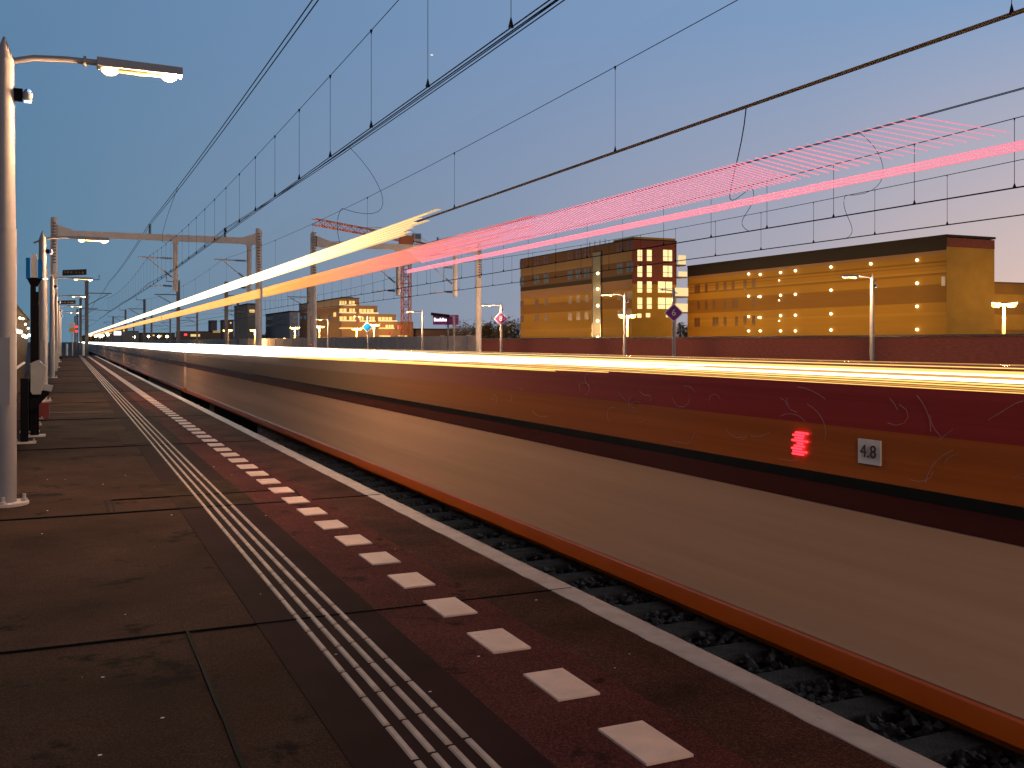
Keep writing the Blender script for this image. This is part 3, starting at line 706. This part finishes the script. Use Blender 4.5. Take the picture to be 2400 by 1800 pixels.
def side_mast(x, y, side, label, h=8.0):
    t = thing('catenary_mast', label, 'mast', (x, y, 0), 'dark single catenary masts in the distance')
    MB().box(-.16, .16, -.16, .16, -.3, h).build('mast', M['gal_dark'], t)
    a = MB(); s = side
    a.tube([(0, 0, 6.6), (s * 2.2, 0, 6.6)], .05, 6); a.tube([(0, 0, 5.4), (s * 1.9, 0, 6.5)], .04, 6); a.tube([(0, 0, 5.05), (s * 2.1, 0, 4.95)], .035, 6)
    a.tube([(0, 0, h - .15), (s * 1.1, 0, h - .1), (s * 1.1, 0, h + .35)], .045, 6)
    a.build('cantilever_arm', M['gal_dark'], t); return t
k = 0
for y in (103, 150, 200, 255):
    for x, s in ((1.7, 1), (10.0, -1), (14.6, 1), (22.9, -1)):
        k += 1
        side_mast(x, y, s, '%s dark mast in the %s row of distant masts' % (['leftmost', 'second', 'third', 'rightmost'][(k - 1) % 4], ['first', 'second', 'third', 'farthest'][(k - 1) // 4]))

# ---------------------------------------------------------------- walls between tracks and town
t = tag(MB().box(10.4, 10.6, 3, 60, -.3, .35).box(10.36, 10.64, 3, 60, .35, .42).build('low_wall', M['concrete']), 'low concrete kerb wall behind the second track', 'wall')
veilm = mat('maroon_brick', (.50, .13, .085), .85, var=.25, scale=3, stretch=(1, 1, 6))
greywall = mat('grey_brown_noise_panels', (.74, .57, .48), .85, var=.1, scale=2, stretch=(1, .3, 1))
t = thing('brick_wall', 'long maroon brick wall beyond the far platform at right', 'wall')  # added wall, its maroon carries the train's red blur veil
MB().box(38, 38.4, 5, 93, -.35, 2.2).build('wall', veilm, t); MB().box(37.9, 38.5, 5, 93, 2.2, 2.32).build('coping', M['t_dark'], t)
t = thing('noise_barrier', 'long smooth grey-brown barrier in front of the distant houses', 'wall')
MB().box(37.9, 38.2, 93.1, 600, -.35, 2.6).build('wall', greywall, t)
b = MB()
for y in range(96, 600, 8): b.box(37.82, 38.28, y, y + .3, -.35, 2.66)
b.build('posts', M['gal'], t)

# ---------------------------------------------------------------- buildings
def cladding(name, col, var=.12, sc=.5, st=(1, .08, 1.4)): return mat(name, col, .8, var=var, scale=sc, stretch=st)
gold = cladding('ochre_cladding', (.42, .215, .018)); gold2 = cladding('darker_ochre_cladding', (.27, .125, .014)); goldlight = cladding('pale_ochre_band', (.47, .25, .03))  # ochre tones paint the train's golden blur veil onto dark facades
brown = cladding('brown_cladding', (.145, .072, .025)); beige = cladding('beige_cladding', (.30, .19, .085)); blackc = cladding('black_parapet', (.022, .014, .012))
pinkish = cladding('dusty_pink_band', (.34, .19, .10)); redbase = cladding('maroon_base', (.26, .075, .045))  # maroon base paints the red blur veil
brick2 = mat('red_brick', (.22, .050, .028), .85, var=.35, scale=2, stretch=(1, 1, 5), bump=.3)
paneM = mat('dusk_window_pane', (.16, .20, .25), .15, var=.3, scale=1); frameM = mat('dark_window_frame', (.05, .035, .06), .5)
purpane = mat('purple_dark_pane', (.16, .075, .045), .3, var=.2)

# gold-veiled warehouse-like block at right
gx, gy0, gy1 = 90.0, 82.0, 133.0
gz = lambda s: EYE + s * gx / .913      # image slope -> height on this face
t = thing('apartment_block', 'huge ochre block with black roof band and dotted wall lamps at right', 'building')
MB().box(gx, gx + 7.5, gy0, gy1, -.35, gz(.1185)).build('wall', gold, t)
bands = [(.1045, .1195, blackc), (.100, .1045, pinkish), (.0905, .0925, gold2), (.0865, .0875, gold2), (.079, .0815, goldlight), (.0765, .079, gold2), (.045, .066, gold2), (.031, .034, goldlight), (-.010, .003, pinkish), (-.024, -.010, redbase)]
for a, b_, m_ in bands:
    x_in = .035 if m_ is blackc else .02
    MB().box(gx - x_in, gx - .002, gy0 - .0, gy1, gz(a), gz(b_)).build('facade_band', m_, t)
MB().box(gx, gx + 7.5, gy0 - .03, gy0 - .003, gz(.108), gz(.1185)).build('brick_gable', brick2, t)
MB().box(gx - .1, gx + 7.6, gy0 - .1, gy1, gz(.1195), gz(.1195) + .25).build('parapet', blackc, t)
def face_y(px, X):  # where a sight line at this horizontal position meets the face: gives the y along the facade
    return X / math.tan(math.atan((px - 1106) / 2150) + R(YAW))
lampdots = {1619: [592, 640, 684, 715], 1644: [593, 641, 686, 715], 1688: [589, 638, 682, 715], 1720: [585, 636, 681, 715, 757], 1797: [577, 627, 678, 713, 758], 1883: [570], 1983: [562, 612, 662, 712], 1640: [641, 686], 1685: [606, 649, 693]}
def z_at(px, py, X, Y): return EYE + (738 - py) / 2150 * (Y * math.cos(R(YAW)) + X * math.sin(R(YAW)))
for px_, ys in lampdots.items():
    Y = face_y(px_, gx)
    for py_ in ys:
        z = z_at(px_, py_, gx, Y); r = .17 if px_ not in (1640, 1685) else .10
        l = MB().ball((gx - .18, Y, z), r, 10, 6).build('wall_lamp', M['wall_lamp'], t)
for kk in range(9):
    for zz in (4.0, 9.5): add_point_light(gx - 5.0, gy0 + 3 + kk * 5.7, zz, 250, (1, .60, .20), .6, parent=t)  # added soft lights without fixtures, brighten the long facade
add_point_light(gx + 4, gy0 - 8, 8, 1200, (1, .60, .2), .6, parent=t)  # added light without a fixture, brightens the gable
for k in range(11):
    for zz in (10.2, 7.6, 5.0):
        Y = gy0 + 34 + k * 1.6 + (k % 3) * .4
        if Y < gy1 - 1 and (k + int(zz)) % 4: MB().box(gx - .03, gx - .004, Y, Y + .7, zz - .7, zz + .7).build('window', purpane, t)
MB().box(gx - .05, gx - .004, face_y(2042, gx) , face_y(2034, gx), z_at(2036, 618, gx, 83), z_at(2036, 598, gx, 83)).build('lit_panel', M['white'], t)
t_low = t = thing('low_block', 'lower brown-ochre wing at the right edge of the photo', 'building')
MB().box(gx + 7.6, 160, 84, 120, -.35, 8.85).build('wall', gold2, t); MB().box(gx + 7.55, 160.1, 83.95, 120, 8.85, 9.05).build('parapet', brown, t)
for x in (100.5, 103, 106, 110):
    MB().ball((x, 83.8, 6.4), .15, 8, 6).build('wall_lamp', M['wall_lamp'], t)
for xx in (102, 112): add_point_light(xx, 79, 6, 500, (1, .58, .18), .6, parent=t)  # added soft lights in the air before the wing
for a, b_ in ((3.4, 5.2), (6.6, 7.6)): MB().box(gx + 7.6, 159.9, 83.96, 83.998, a, b_).build('facade_band', gold, t)

# mid apartment building
ax, ay0, ay1, ax2 = 75.0, 125.0, 164.0, 82.6
az = lambda s: EYE + s * ax / .913
t = thing('apartment_building', 'six-storey brick apartment building with lit gable windows and balconies', 'building')
MB().box(ax, ax2, ay0, ay1, -.35, az(.180)).box(ax + .3, ax2 - .2, ay0 + .0, ay0 + 6, az(.180), az(.180) + .5).build('wall', gold, t)
for a, b_, m_ in [(.161, .1795, brown), (.1435, .161, beige), (.119, .1435, brown), (.1105, .119, blackc), (.094, .1105, pinkish), (.088, .090, goldlight), (.060, .080, gold2), (.012, .026, goldlight), (-.028, .0, redbase)]:
    MB().box(ax - .03, ax - .002, ay0, ay1, az(a), az(b_)).build('facade_band', m_, t)
MB().box(ax - .06, ax2 + .05, ay0 - .05, ay1, az(.180), az(.180) + .18).build('roof_edge', blackc, t)
MB().box(ax, ax2, ay0 - .04, ay0 - .003, 10.4, az(.1795)).build('brick_gable', brick2, t)
for px_, rows in [(1128, 2), (1160, 2), (1180, 2), (1232, 2), (1250, 2), (1268, 2), (1339, 2), (1369 - 8, 2)]:
    Y = face_y(px_, ax)
    for s_ in (.132, .170):
        fr = MB().box(ax - .06, ax - .032, Y - .9, Y + .9, az(s_) - .75, az(s_) + .75).build('window', paneM if s_ < .15 else purpane, t)
        MB().box(ax - .08, ax - .062, Y - .08, Y + .08, az(s_) - .75, az(s_) + .75).box(ax - .082, ax - .064, Y - .9, Y + .9, az(s_) + .1, az(s_) + .2).build('frame', frameM, fr)
    for s_ in (.083, .050):
        MB().box(ax - .05, ax - .032, Y - .7, Y + .7, az(s_) - .6, az(s_) + .6).build('window', purpane, t)
for kk in range(5):
    for zz in (4.5, 10.5): add_point_light(ax - 6, ay0 + 3 + kk * 8.5, zz, 260, (1, .60, .22), .6, parent=t)  # added soft lights floating before the side face
add_point_light(ax + 3, ay0 - 7, 9, 330, (1, .65, .3), .6, parent=t)  # added light floating before the brick gable
Ya, Yb = face_y(1299, ax), face_y(1282, ax)
sh = MB().box(ax - .14, ax - .09, Ya, Yb, 2.0, az(.168)).build('stair_window', mat('stair_glass', (.30, .27, .14), .3, var=.2), t)
MB().box(ax - .2, ax - .142, Ya - .15, Ya, 2.0, az(.169)).box(ax - .2, ax - .142, Yb, Yb + .15, 2.0, az(.169)).box(ax - .2, ax - .142, Ya, Yb, az(.168), az(.169)).build('frame', paneM, sh)
for py_ in (590, 624, 660, 693, 729, 764 - 20):
    zz = z_at(1297, py_ - 0, ax, Ya); MB().ball((ax - .25, Ya + .7, zz), .24, 10, 6).build('stair_lamp', M['wall_lamp'], t)
def xon(px, Y): return Y * math.tan(math.atan((px - 1106) / 2150) + R(YAW))
for py0, py1 in [(539.7, 563.6), (574, 598), (608, 632), (643, 667)]:
    for pxa, pxb in ((1376.5, 1386.5), (1397, 1407), (1432 if py0 < 600 else 1421, 1451)):
        xa, xb = xon(pxa, ay0), xon(pxb, ay0); za, zb = z_at(pxa, py1, xa, ay0), z_at(pxa, py0, xa, ay0)
        w_ = MB().box(xa, xb, ay0 - .09, ay0 - .045, za, zb).build('window', M['glow_window'], t)
        xm = xa + (xb - xa) * (.5 if pxb - pxa > 15 else 0)
        f = MB().box(xa, xb, ay0 - .12, ay0 - .092, za + (zb - za) * .36, za + (zb - za) * .40)
        if pxb - pxa > 15: f.box(xm, xm + .1, ay0 - .12, ay0 - .094, za, zb)
        f.build('frame', frameM, w_)
for pxa, py_ in ((1400, 681), (1381, 682), (1443, 681)):
    xa = xon(pxa, ay0); z = z_at(pxa, py_, xa, ay0); MB().box(xa - .4, xa + .3, ay0 - .09, ay0 - .045, z - .3, z + .3).build('window', M['glow_window'], t)
balc = emis('lit_balcony', (1, .80, .42), .75)
for k, (pxb, py0, py1) in enumerate([(1475, 552, 572), (1478, 587, 598), (1480, 622, 640), (1479, 656, 674)]):
    xa, xb = xon(1459.5 if k < 2 else 1452, ay0), xon(pxb, ay0)
    za, zb = z_at(1465, py1, xa, ay0), z_at(1465, py0, xa, ay0)
    bl = MB().box(xa, xb, ay0 - .8, ay0 - .7, za, zb).box(xb - .08, xb, ay0 - .7, ay0 + 1.2, za, zb).build('balcony', balc, t)
    MB().box(xa, xb, ay0 - .78, ay0 + 1.2, za - .2, za - .002).build('slab', M['concrete'], bl)
for k in range(4):
    MB().tube([(ax + .5, face_y(1268 + k * 11, ax), az(.18)), (ax + .5, face_y(1268 + k * 11, ax), az(.18) + 1.0)], .07, 6).build('roof_vent', M['white'], t)

# stepped terrace building left of the crane
bx, by = 76.0, 297.0
t = thing('terraced_building', 'stepped dark building with rows of amber lit balconies', 'building')
Z = lambda py, px=740: z_at(px, py, xon(px, by), by)
dk = cladding('dark_brown_cladding', (.33, .175, .085), sc=.2); dk2 = cladding('brown_grey_cladding', (.50, .36, .25), sc=.2)
segs = [(737, 776, 644), (776, 815, 660), (815, 855, 678.5), (855, 893, 695)]
w_ = MB(); w_.box(bx, xon(776, by), by, 357, -.35, Z(644))
for a, b_, py_ in segs[1:]: w_.box(xon(a, by) + .01, xon(b_, by), by, 330, -.35, Z(py_, a))
w_.build('wall', dk, t)
MB().box(bx - .06, bx - .003, by, 357, Z(662), Z(645)).build('facade_band', dk2, t)
MB().box(bx - .1, xon(776, by) + .1, by - .1, 357, Z(644), Z(643)).build('parapet', blackc, t)
MB().box(bx + 1.5, xon(768, by), by + 3, 340, Z(643), Z(640)).build('roof_house', dk2, t)
for xx in (79, 86, 93): add_point_light(xx, by - 9, 6, 1500, (1, .62, .25), .6, parent=t)  # added lights in the air, brighten the balcony front
for yy in (303, 318, 333): add_point_light(bx - 9, yy, 6, 1300, (1, .62, .25), .6, parent=t)  # added lights in the air, brighten the left face
def lit(px0, px1, py0, py1, m=M['glow_window2'], n=2):
    xa, xb = xon(px0, by), xon(px1, by); o = MB().box(xa, xb, by - .12, by - .05, Z(py1, px0), Z(py0, px0)).build('window', m, t)
    f = MB()
    for i in range(1, n): x = xa + (xb - xa) * i / n; f.box(x - .08, x + .08, by - .2, by - .125, Z(py1, px0), Z(py0, px0))
    f.build('frame', frameM, o)
sc = lambda x: .9217 * (690 + x / 7.135); sy = lambda y: .9217 * (680 + y / 7.135)
for x0, x1, y0_, y1_, n in [(755, 870, 178, 240, 3), (912, 1008, 178, 240, 2), (755, 870, 308, 368, 2), (918, 1010, 308, 368, 2), (755, 870, 440, 505, 2), (918, 1012, 440, 505, 2),
                        (1085, 1320, 315, 378, 4), (1085, 1155, 445, 505, 2), (1200, 1340, 445, 515, 3), (1400, 1630, 450, 515, 4), (1525, 1655, 580, 640, 3)]:
    lit(sc(x0), sc(x1), sy(y0_), sy(y1_), n=n)
for x0, x1, y0_ in [(735, 1015, 236), (735, 1015, 366), (745, 1015, 500), (1085, 1385, 372), (1085, 1340, 508), (1400, 1700, 504), (740, 930, 627), (1085, 1330, 628), (1400, 1655, 628), (1400, 1585, 760), (1715, 1865, 760)]:
    xa, xb = xon(sc(x0), by), xon(sc(x1), by); z1_, z0_ = Z(sy(y0_), sc(x0)), Z(sy(y0_ + 20), sc(x0))
    bl = MB().box(xa, xb, by - 1.3, by - 1.2, z0_, z1_).box(xa, xb, by - 1.2, by - .21, z0_, z0_ + .12).build('balcony', M['glow_window2'] if y0_ > 600 else balc, t)
lit(sc(1718), sc(1800), sy(588), sy(655), emis('red_lit_window', (.9, .18, .10), .6)); lit(sc(1530), sc(1650), sy(705), sy(745), emis('dim_red_window', (.6, .10, .08), .4))
for px_ in (651, 660, 671, 690, 712):
    Y = face_y(px_, bx); MB().box(bx - .14, bx - .065, Y - 1.6, Y + 1.6, z_at(px_, 690, bx, Y), z_at(px_, 682, bx, Y)).build('window', paneM, t)
Y = face_y(724, bx); MB().box(bx - .14, bx - .065, Y - 1.5, Y + 1.5, z_at(724, 684, bx, Y), z_at(724, 675, bx, Y)).build('window', M['glow_window2'], t)

def simple_block(name, label, pxa, pxb, pxc, pytop, Yf, wallm, rows=(), lm=None, step=None):
    """corner at pxb on the front plane y=Yf; left face runs back to pxa; front runs to pxc"""
    t = thing(name, label, 'building'); X = xon(pxb, Yf); Xc = xon(pxc, Yf); Yb_ = face_y(pxa, X) if pxa < pxb else Yf + 14
    top = z_at(pxb, pytop, X, Yf)
    MB().box(X, Xc, Yf, Yb_, -.35, top).build('wall', wallm, t); MB().box(X - .15, Xc + .15, Yf - .15, Yb_, top, top + .35).build('parapet', blackc, t)
    for (pa, pb, qa, qb, face, m_) in rows:
        if face == 'f':
            xa, xb = xon(pa, Yf), xon(pb, Yf); MB().box(xa, xb, Yf - .12, Yf - .04, z_at(pa, qb, xa, Yf), z_at(pa, qa, xa, Yf)).build('window', m_, t)
        else:
            ya, yb = face_y(pb, X), face_y(pa, X); MB().box(X - .12, X - .04, ya, yb, z_at(pa, qb, X, ya), z_at(pa, qa, X, ya)).build('window', m_, t)
    return t
simple_block('office_tower', 'plain beige and brown block with one lit window left of the terraces', 506, 535, 559, 657.5, 330, dk2, [(539, 550, 669, 675, 'f', M['glow_window2'])])
simple_block('office_building', 'low grey office with dark window strips beside the terraces', 574, 626, 645, 674, 300, mat('grey_panel', (.34, .33, .35), .7),
             [(576, 596, 683, 690, 's', paneM), (598, 620, 683, 690, 's', paneM), (576, 620, 697, 703, 's', paneM), (630, 643, 682, 690, 'f', paneM), (630, 643, 697, 703, 'f', paneM)])
simple_block('distant_house', 'small block of flats with a sunlit side left of the beige block', 476, 482, 505, 693, 420, mat('rosy_flats', (.30, .17, .12), .8), [(486, 488, 696, 699, 'f', M['glow_window2']), (497, 500, 696, 699, 'f', M['glow_window2'])])
simple_block('distant_house', 'pair of small pinkish towers on the horizon', 450, 455, 469, 693, 700, mat('rosy_tower', (.28, .17, .15), .8))
simple_block('distant_house', 'low dark row of houses with small red lit windows', 380, 388, 505, 717, 500, dk, [(412, 432, 722, 727, 'f', M['glow_window2']), (398, 404, 721, 725, 'f', M['red_led']), (460, 500, 715, 718, 'f', M['glow_window2'])])
simple_block('distant_house', 'low dark houses left of the small red windows', 300, 305, 378, 720, 560, dk, [(345, 350, 724, 727, 'f', M['glow_window2']), (330, 334, 723, 726, 'f', M['glow_window2'])])
simple_block('distant_shed', 'low lit shed near the vanishing point of the tracks', 225, 229, 300, 716, 640, dk2, [(244, 262, 716, 724, 'f', M['white_led']), (226, 241, 719, 721, 'f', M['glow_window2'])])
simple_block('distant_house', 'lone lit house facade near the vanishing point', 262, 264, 276, 708, 600, dk2, [(266, 270, 712, 716, 'f', M['glow_window2'])])
simple_block('long_shed', 'long low dark shed right of the crane', 893, 897, 985, 712, 300, cladding('shed_brown', (.30, .13, .06)), [])

# crane
t = thing('tower_crane', 'orange lattice tower crane rising behind the right gantry', 'crane', (65.0, 200, 0), rz=0)
orn = mat('orange_crane_paint', (.75, .22, .07), .6, var=.1)
def lattice(b, p0, p1, hw, step, r):
    p0, p1 = Vector(p0), Vector(p1); d = (p1 - p0).normalized(); u = d.cross(Vector((0, 0, 1)) if abs(d.z) < .9 else Vector((0, 1, 0))).normalized(); v = d.cross(u).normalized()
    cs = [u * hw + v * hw, -u * hw + v * hw, -u * hw - v * hw, u * hw - v * hw]
    for c in cs: b.tube([p0 + c, p1 + c], r, 5)
    n = int((p1 - p0).length / step)
    for i in range(n):
        a, e = p0 + d * step * i, p0 + d * step * (i + 1)
        for j in range(4):
            c1, c2 = cs[j], cs[(j + 1) % 4]
            b.tube([a + c1, e + c2] if i % 2 else [a + c2, e + c1], r * .7, 4); b.tube([a + c1, a + c2], r * .6, 4)
b = MB(); lattice(b, (0, 0, -.3), (0, 0, 22.3), .82, 1.45, .11); b.build('mast', orn, t)
b = MB(); lattice(b, (.5, .8, 23.6), (-21.4, -8.3, 25.2), .6, 1.3, .08); b.build('jib', orn, t)
b = MB(); lattice(b, (0, 0, 23.0), (8.2, 3.4, 22.0), .5, 1.2, .09); b.build('counter_jib', orn, t)
MB().box(6.2, 8.4, 2.2, 4.0, 20.3, 22.2).build('counterweight', M['concrete'], t)
MB().box(-1.3, 1.3, -1.0, 1.0, 22.3, 24.2).build('slewing_unit', orn, t)
cb = MB().box(1.4, 2.9, -1.4, .3, 23.0, 24.7).build('cab', M['white'], t); MB().box(1.55, 2.75, -1.46, -1.41, 23.5, 24.5).build('cab_window', paneM, cb)
b = MB(); b.tube([(0, 0, 24.2), (0, 0, 26.0)], .15, 6); b.tube([(0, 0, 26), (-12, -4.6, 24.9)], .04, 4); b.tube([(0, 0, 26), (7, 3, 22.7)], .04, 4); b.build('tie_bar', orn, t)
t = thing('tower_crane', 'small far green crane just left of the orange crane mast', 'crane', (118, 420, 0))
grn = mat('green_crane_paint', (.10, .22, .14), .6)
b = MB(); lattice(b, (0, 0, 0), (0, 0, 13), .6, 2.5, .12); b.build('mast', grn, t)
b = MB(); lattice(b, (5, 0, 12.2), (-16, -4, 14.8), .5, 2.2, .10); b.build('jib', grn, t)

# street lamps beyond the far platform
def street_lamp(x, y, label, h=5.1, s=1.0):
    t = thing('street_lamp', label, 'street lamp', (x, y, -.35), 'orange twin-headed street lamps')
    MB().tube([(0, 0, 0), (0, 0, h)], .16 * s, 10, r2=.09 * s).build('post', mat('lit_lamp_post', (.5, .38, .2), .5), t)
    for k, sx in enumerate((-1, 1)):
        hd = MB().hexa([(0, -.1, h - .02), (sx * .9 * s, -.12, h + .10), (sx * .9 * s, .12, h + .10), (0, .1, h - .02), (0, -.1, h + .1), (sx * .9 * s, -.12, h + .24), (sx * .9 * s, .12, h + .24), (0, .1, h + .1)]).build('lamp_head', M['bin'], t)
        MB().ball((sx * .55 * s, -.02, h - .02), .20 * s, 10, 6, sz=(1.6, 1, .7)).build('bulb', M['bulb_orange'], hd)
    add_point_light(0, -.5, h - .4, 4000, (1, .55, .2), .4, parent=t)
    t.rotation_euler = (0, 0, R(-30)); return t
for k, (px_, py_, zc, s, pos) in enumerate([(2168, 660, 71, 1, 'rightmost, before the low wing'), (1355, 684, 101, 1, 'in front of the brick apartment building'), (808, 703, 160, 1.15, 'in front of the stepped building, right of the blue diamond'), (771, 711, 190, 1.2, 'in front of the stepped building, left of the blue diamond'),
                                         (690, 706, 190, 1.2, 'just right of the gantry mast before the stepped building'), (637, 709, 190, 1.1, 'before the low grey office'), (551, 714, 210, 1.3, 'before the plain beige block, right one'), (492, 714, 210, 1.3, 'before the plain beige block, left one')]):
    a = math.atan((px_ - 1106) / 2150); d = zc / math.cos(a); X = d * math.sin(a + R(YAW)); Y = d * math.cos(a + R(YAW)); h = EYE + (738 - py_) / 2150 * zc + .35
    street_lamp(X, Y, 'orange twin-headed street lamp ' + pos, h, s)
# small far lights
k = 0
for px_, py_ in [(196, 724), (207, 726), (214, 722), (217, 727), (222, 725), (232, 719), (233, 723), (343, 727), (361, 727), (386, 726), (290, 728), (321, 727)]:
    k += 1; X = xon(px_, 330); z = z_at(px_, py_, X, 330)
    l = thing('distant_lamp', 'small warm lamp on a short pole near the horizon, number %d of the row from the left' % k, 'lamp', (X, 330, -.35), 'small lamps near the vanishing point')
    MB().tube([(0, 0, 0), (0, 0, z + .1)], .07, 6).build('pole', M['gal_dark'], l); MB().ball((0, 0, z + .35), .38, 8, 6).build('bulb', M['bulb_far'], l)
names_l = ['leftmost', 'second', 'third', 'fourth', 'fifth', 'sixth', 'seventh', 'eighth', 'ninth', 'tenth', 'eleventh', 'rightmost']
for o in bpy.data.objects:
    if o.name.startswith('distant_lamp'):
        n = int(o['label'].split('number ')[1].split(' ')[0]); o['label'] = names_l[n - 1] + ' of the small warm lamps near the horizon at the left'
# signal between tracks
t = thing('railway_signal', 'small trackside signal with a red and a green light before the far houses', 'signal', (xon(673, 110), 110, -.3))
MB().tube([(0, 0, 0), (0, 0, 1.0)], .06, 6).build('post', M['gal_dark'], t); MB().box(-.16, .16, .02, .12, .9, 2.2).build('signal_head', M['black'], t)
MB().ball((0, 0, 1.95), .11, 8, 6).build('red_light', M['red_led'], t); MB().ball((0, 0, 1.25), .09, 8, 6).build('green_light', M['green_led'], t)

# ---------------------------------------------------------------- trees along the horizon
leafm = mat('ochre_lit_foliage', (.28, .16, .035), .9, var=.4, scale=.3)
barkm = mat('bark', (.04, .03, .02), .9)
def tree(x, y, h, wd, label, n=420, pointed=False):
    t = thing('tree', label, 'tree', (x, y, -.35), 'trees along the horizon')
    tr = MB(); tr.tube([(0, 0, 0), (.1, 0, h * .4), (0, .1, h * .8)], h * .035, 6, r2=h * .01)
    for k in range(5):
        a = random.uniform(0, 6.28); tr.tube([(0, 0, h * (.3 + .09 * k)), (math.cos(a) * wd * .3, math.sin(a) * wd * .3, h * (.5 + .09 * k))], h * .012, 5, r2=.01)
    tr.build('trunk', barkm, t)
    c = MB(); blobs = [(random.gauss(0, wd * .2), random.gauss(0, wd * .2), h * random.uniform(.35, .85), wd * random.uniform(.16, .30)) for _ in range(9)]
    if pointed: blobs = [(0, 0, h * (.2 + .085 * i), wd * .34 * (1 - i / 10)) for i in range(9)]
    for _ in range(n):
        bx_, by_, bz_, br = random.choice(blobs); d = Vector((random.gauss(0, 1), random.gauss(0, 1), random.gauss(0, .9))).normalized() * br * random.uniform(.4, 1.1)
        p = Vector((bx_, by_, bz_)) + d; s = h * random.uniform(.018, .045); u = Vector((random.gauss(0, 1), random.gauss(0, 1), random.gauss(0, 1))).normalized(); v = u.orthogonal().normalized()
        c.add([p - u * s, p + v * s, p + u * s, p - v * s * .8], [(0, 1, 2, 3)])
    c.build('crown', leafm, t); return t
random.seed(21)
k = 0
xs = list(range(985, 1128, 9)) + list(range(1470, 1490, 9))
for px_ in xs:
    k += 1; Y = random.uniform(175, 200); X = xon(px_, Y); py_ = 707 - 10 * min(1, (px_ - 985) / 60) + random.uniform(-4, 4)
    h = z_at(px_, py_, X, Y) + .35; kind = random.random() < .3
    tree(X, Y, h, 8.5, '', n=380, pointed=kind)
tl = sorted([o for o in bpy.data.objects if o.name.split('.')[0] == 'tree' and o.parent is None], key=lambda o: o.location.x / o.location.y)
nth = ['leftmost', 'second', 'third', 'fourth', 'fifth', 'sixth', 'seventh', 'eighth', 'ninth', 'tenth', 'eleventh', 'twelfth', 'thirteenth', 'fourteenth', 'fifteenth', 'sixteenth', 'seventeenth', 'eighteenth', 'nineteenth', 'rightmost']
for i, o in enumerate(tl): o['label'] = (nth[i] if i < len(tl) - 1 else 'rightmost') + ' dark tree from the left, between crane and brick apartment building'
wb = MB()
for _ in range(5200):
    px_ = random.uniform(175, 900); Y = random.uniform(700, 760); X = xon(px_, Y)
    top = 4.2 + 3.2 * abs(math.sin(px_ * .031) + .6 * math.sin(px_ * .083 + 1)) * .7
    p = Vector((X, Y, random.uniform(-.3, top))); s = random.uniform(.6, 1.4); u = Vector((random.gauss(0, 1), random.gauss(0, .4), random.gauss(0, 1))).normalized(); v = u.orthogonal().normalized()
    wb.add([p - u * s, p + v * s, p + u * s, p - v * s], [(0, 1, 2, 3)])
stuff(tag(wb.build('distant_wood', leafm), 'low dark belt of far trees along the left horizon', 'wood'))

# evening planet
mo = thing('evening_planet', 'tiny bright planet in the upper sky left of centre', 'planet', (0, 0, 0)); bpy.data.objects.remove(mo)
a = math.atan((1012 * .9217 - 1106) / 2150) + R(YAW); dd = 3500
v = Vector((math.sin(a) * dd, math.cos(a) * dd, 0)); zc = dd * math.cos(a - R(YAW)); v.z = EYE + (738 - 119) / 2150 * zc
o = tag(MB().ball((0, 0, 0), 3.4, 8, 6, sz=(1.5, 1, .8)).build('evening_planet', emis('planet_glow', (1, .9, .8), .9)), 'tiny bright planet in the upper sky left of centre', 'planet'); o.location = v
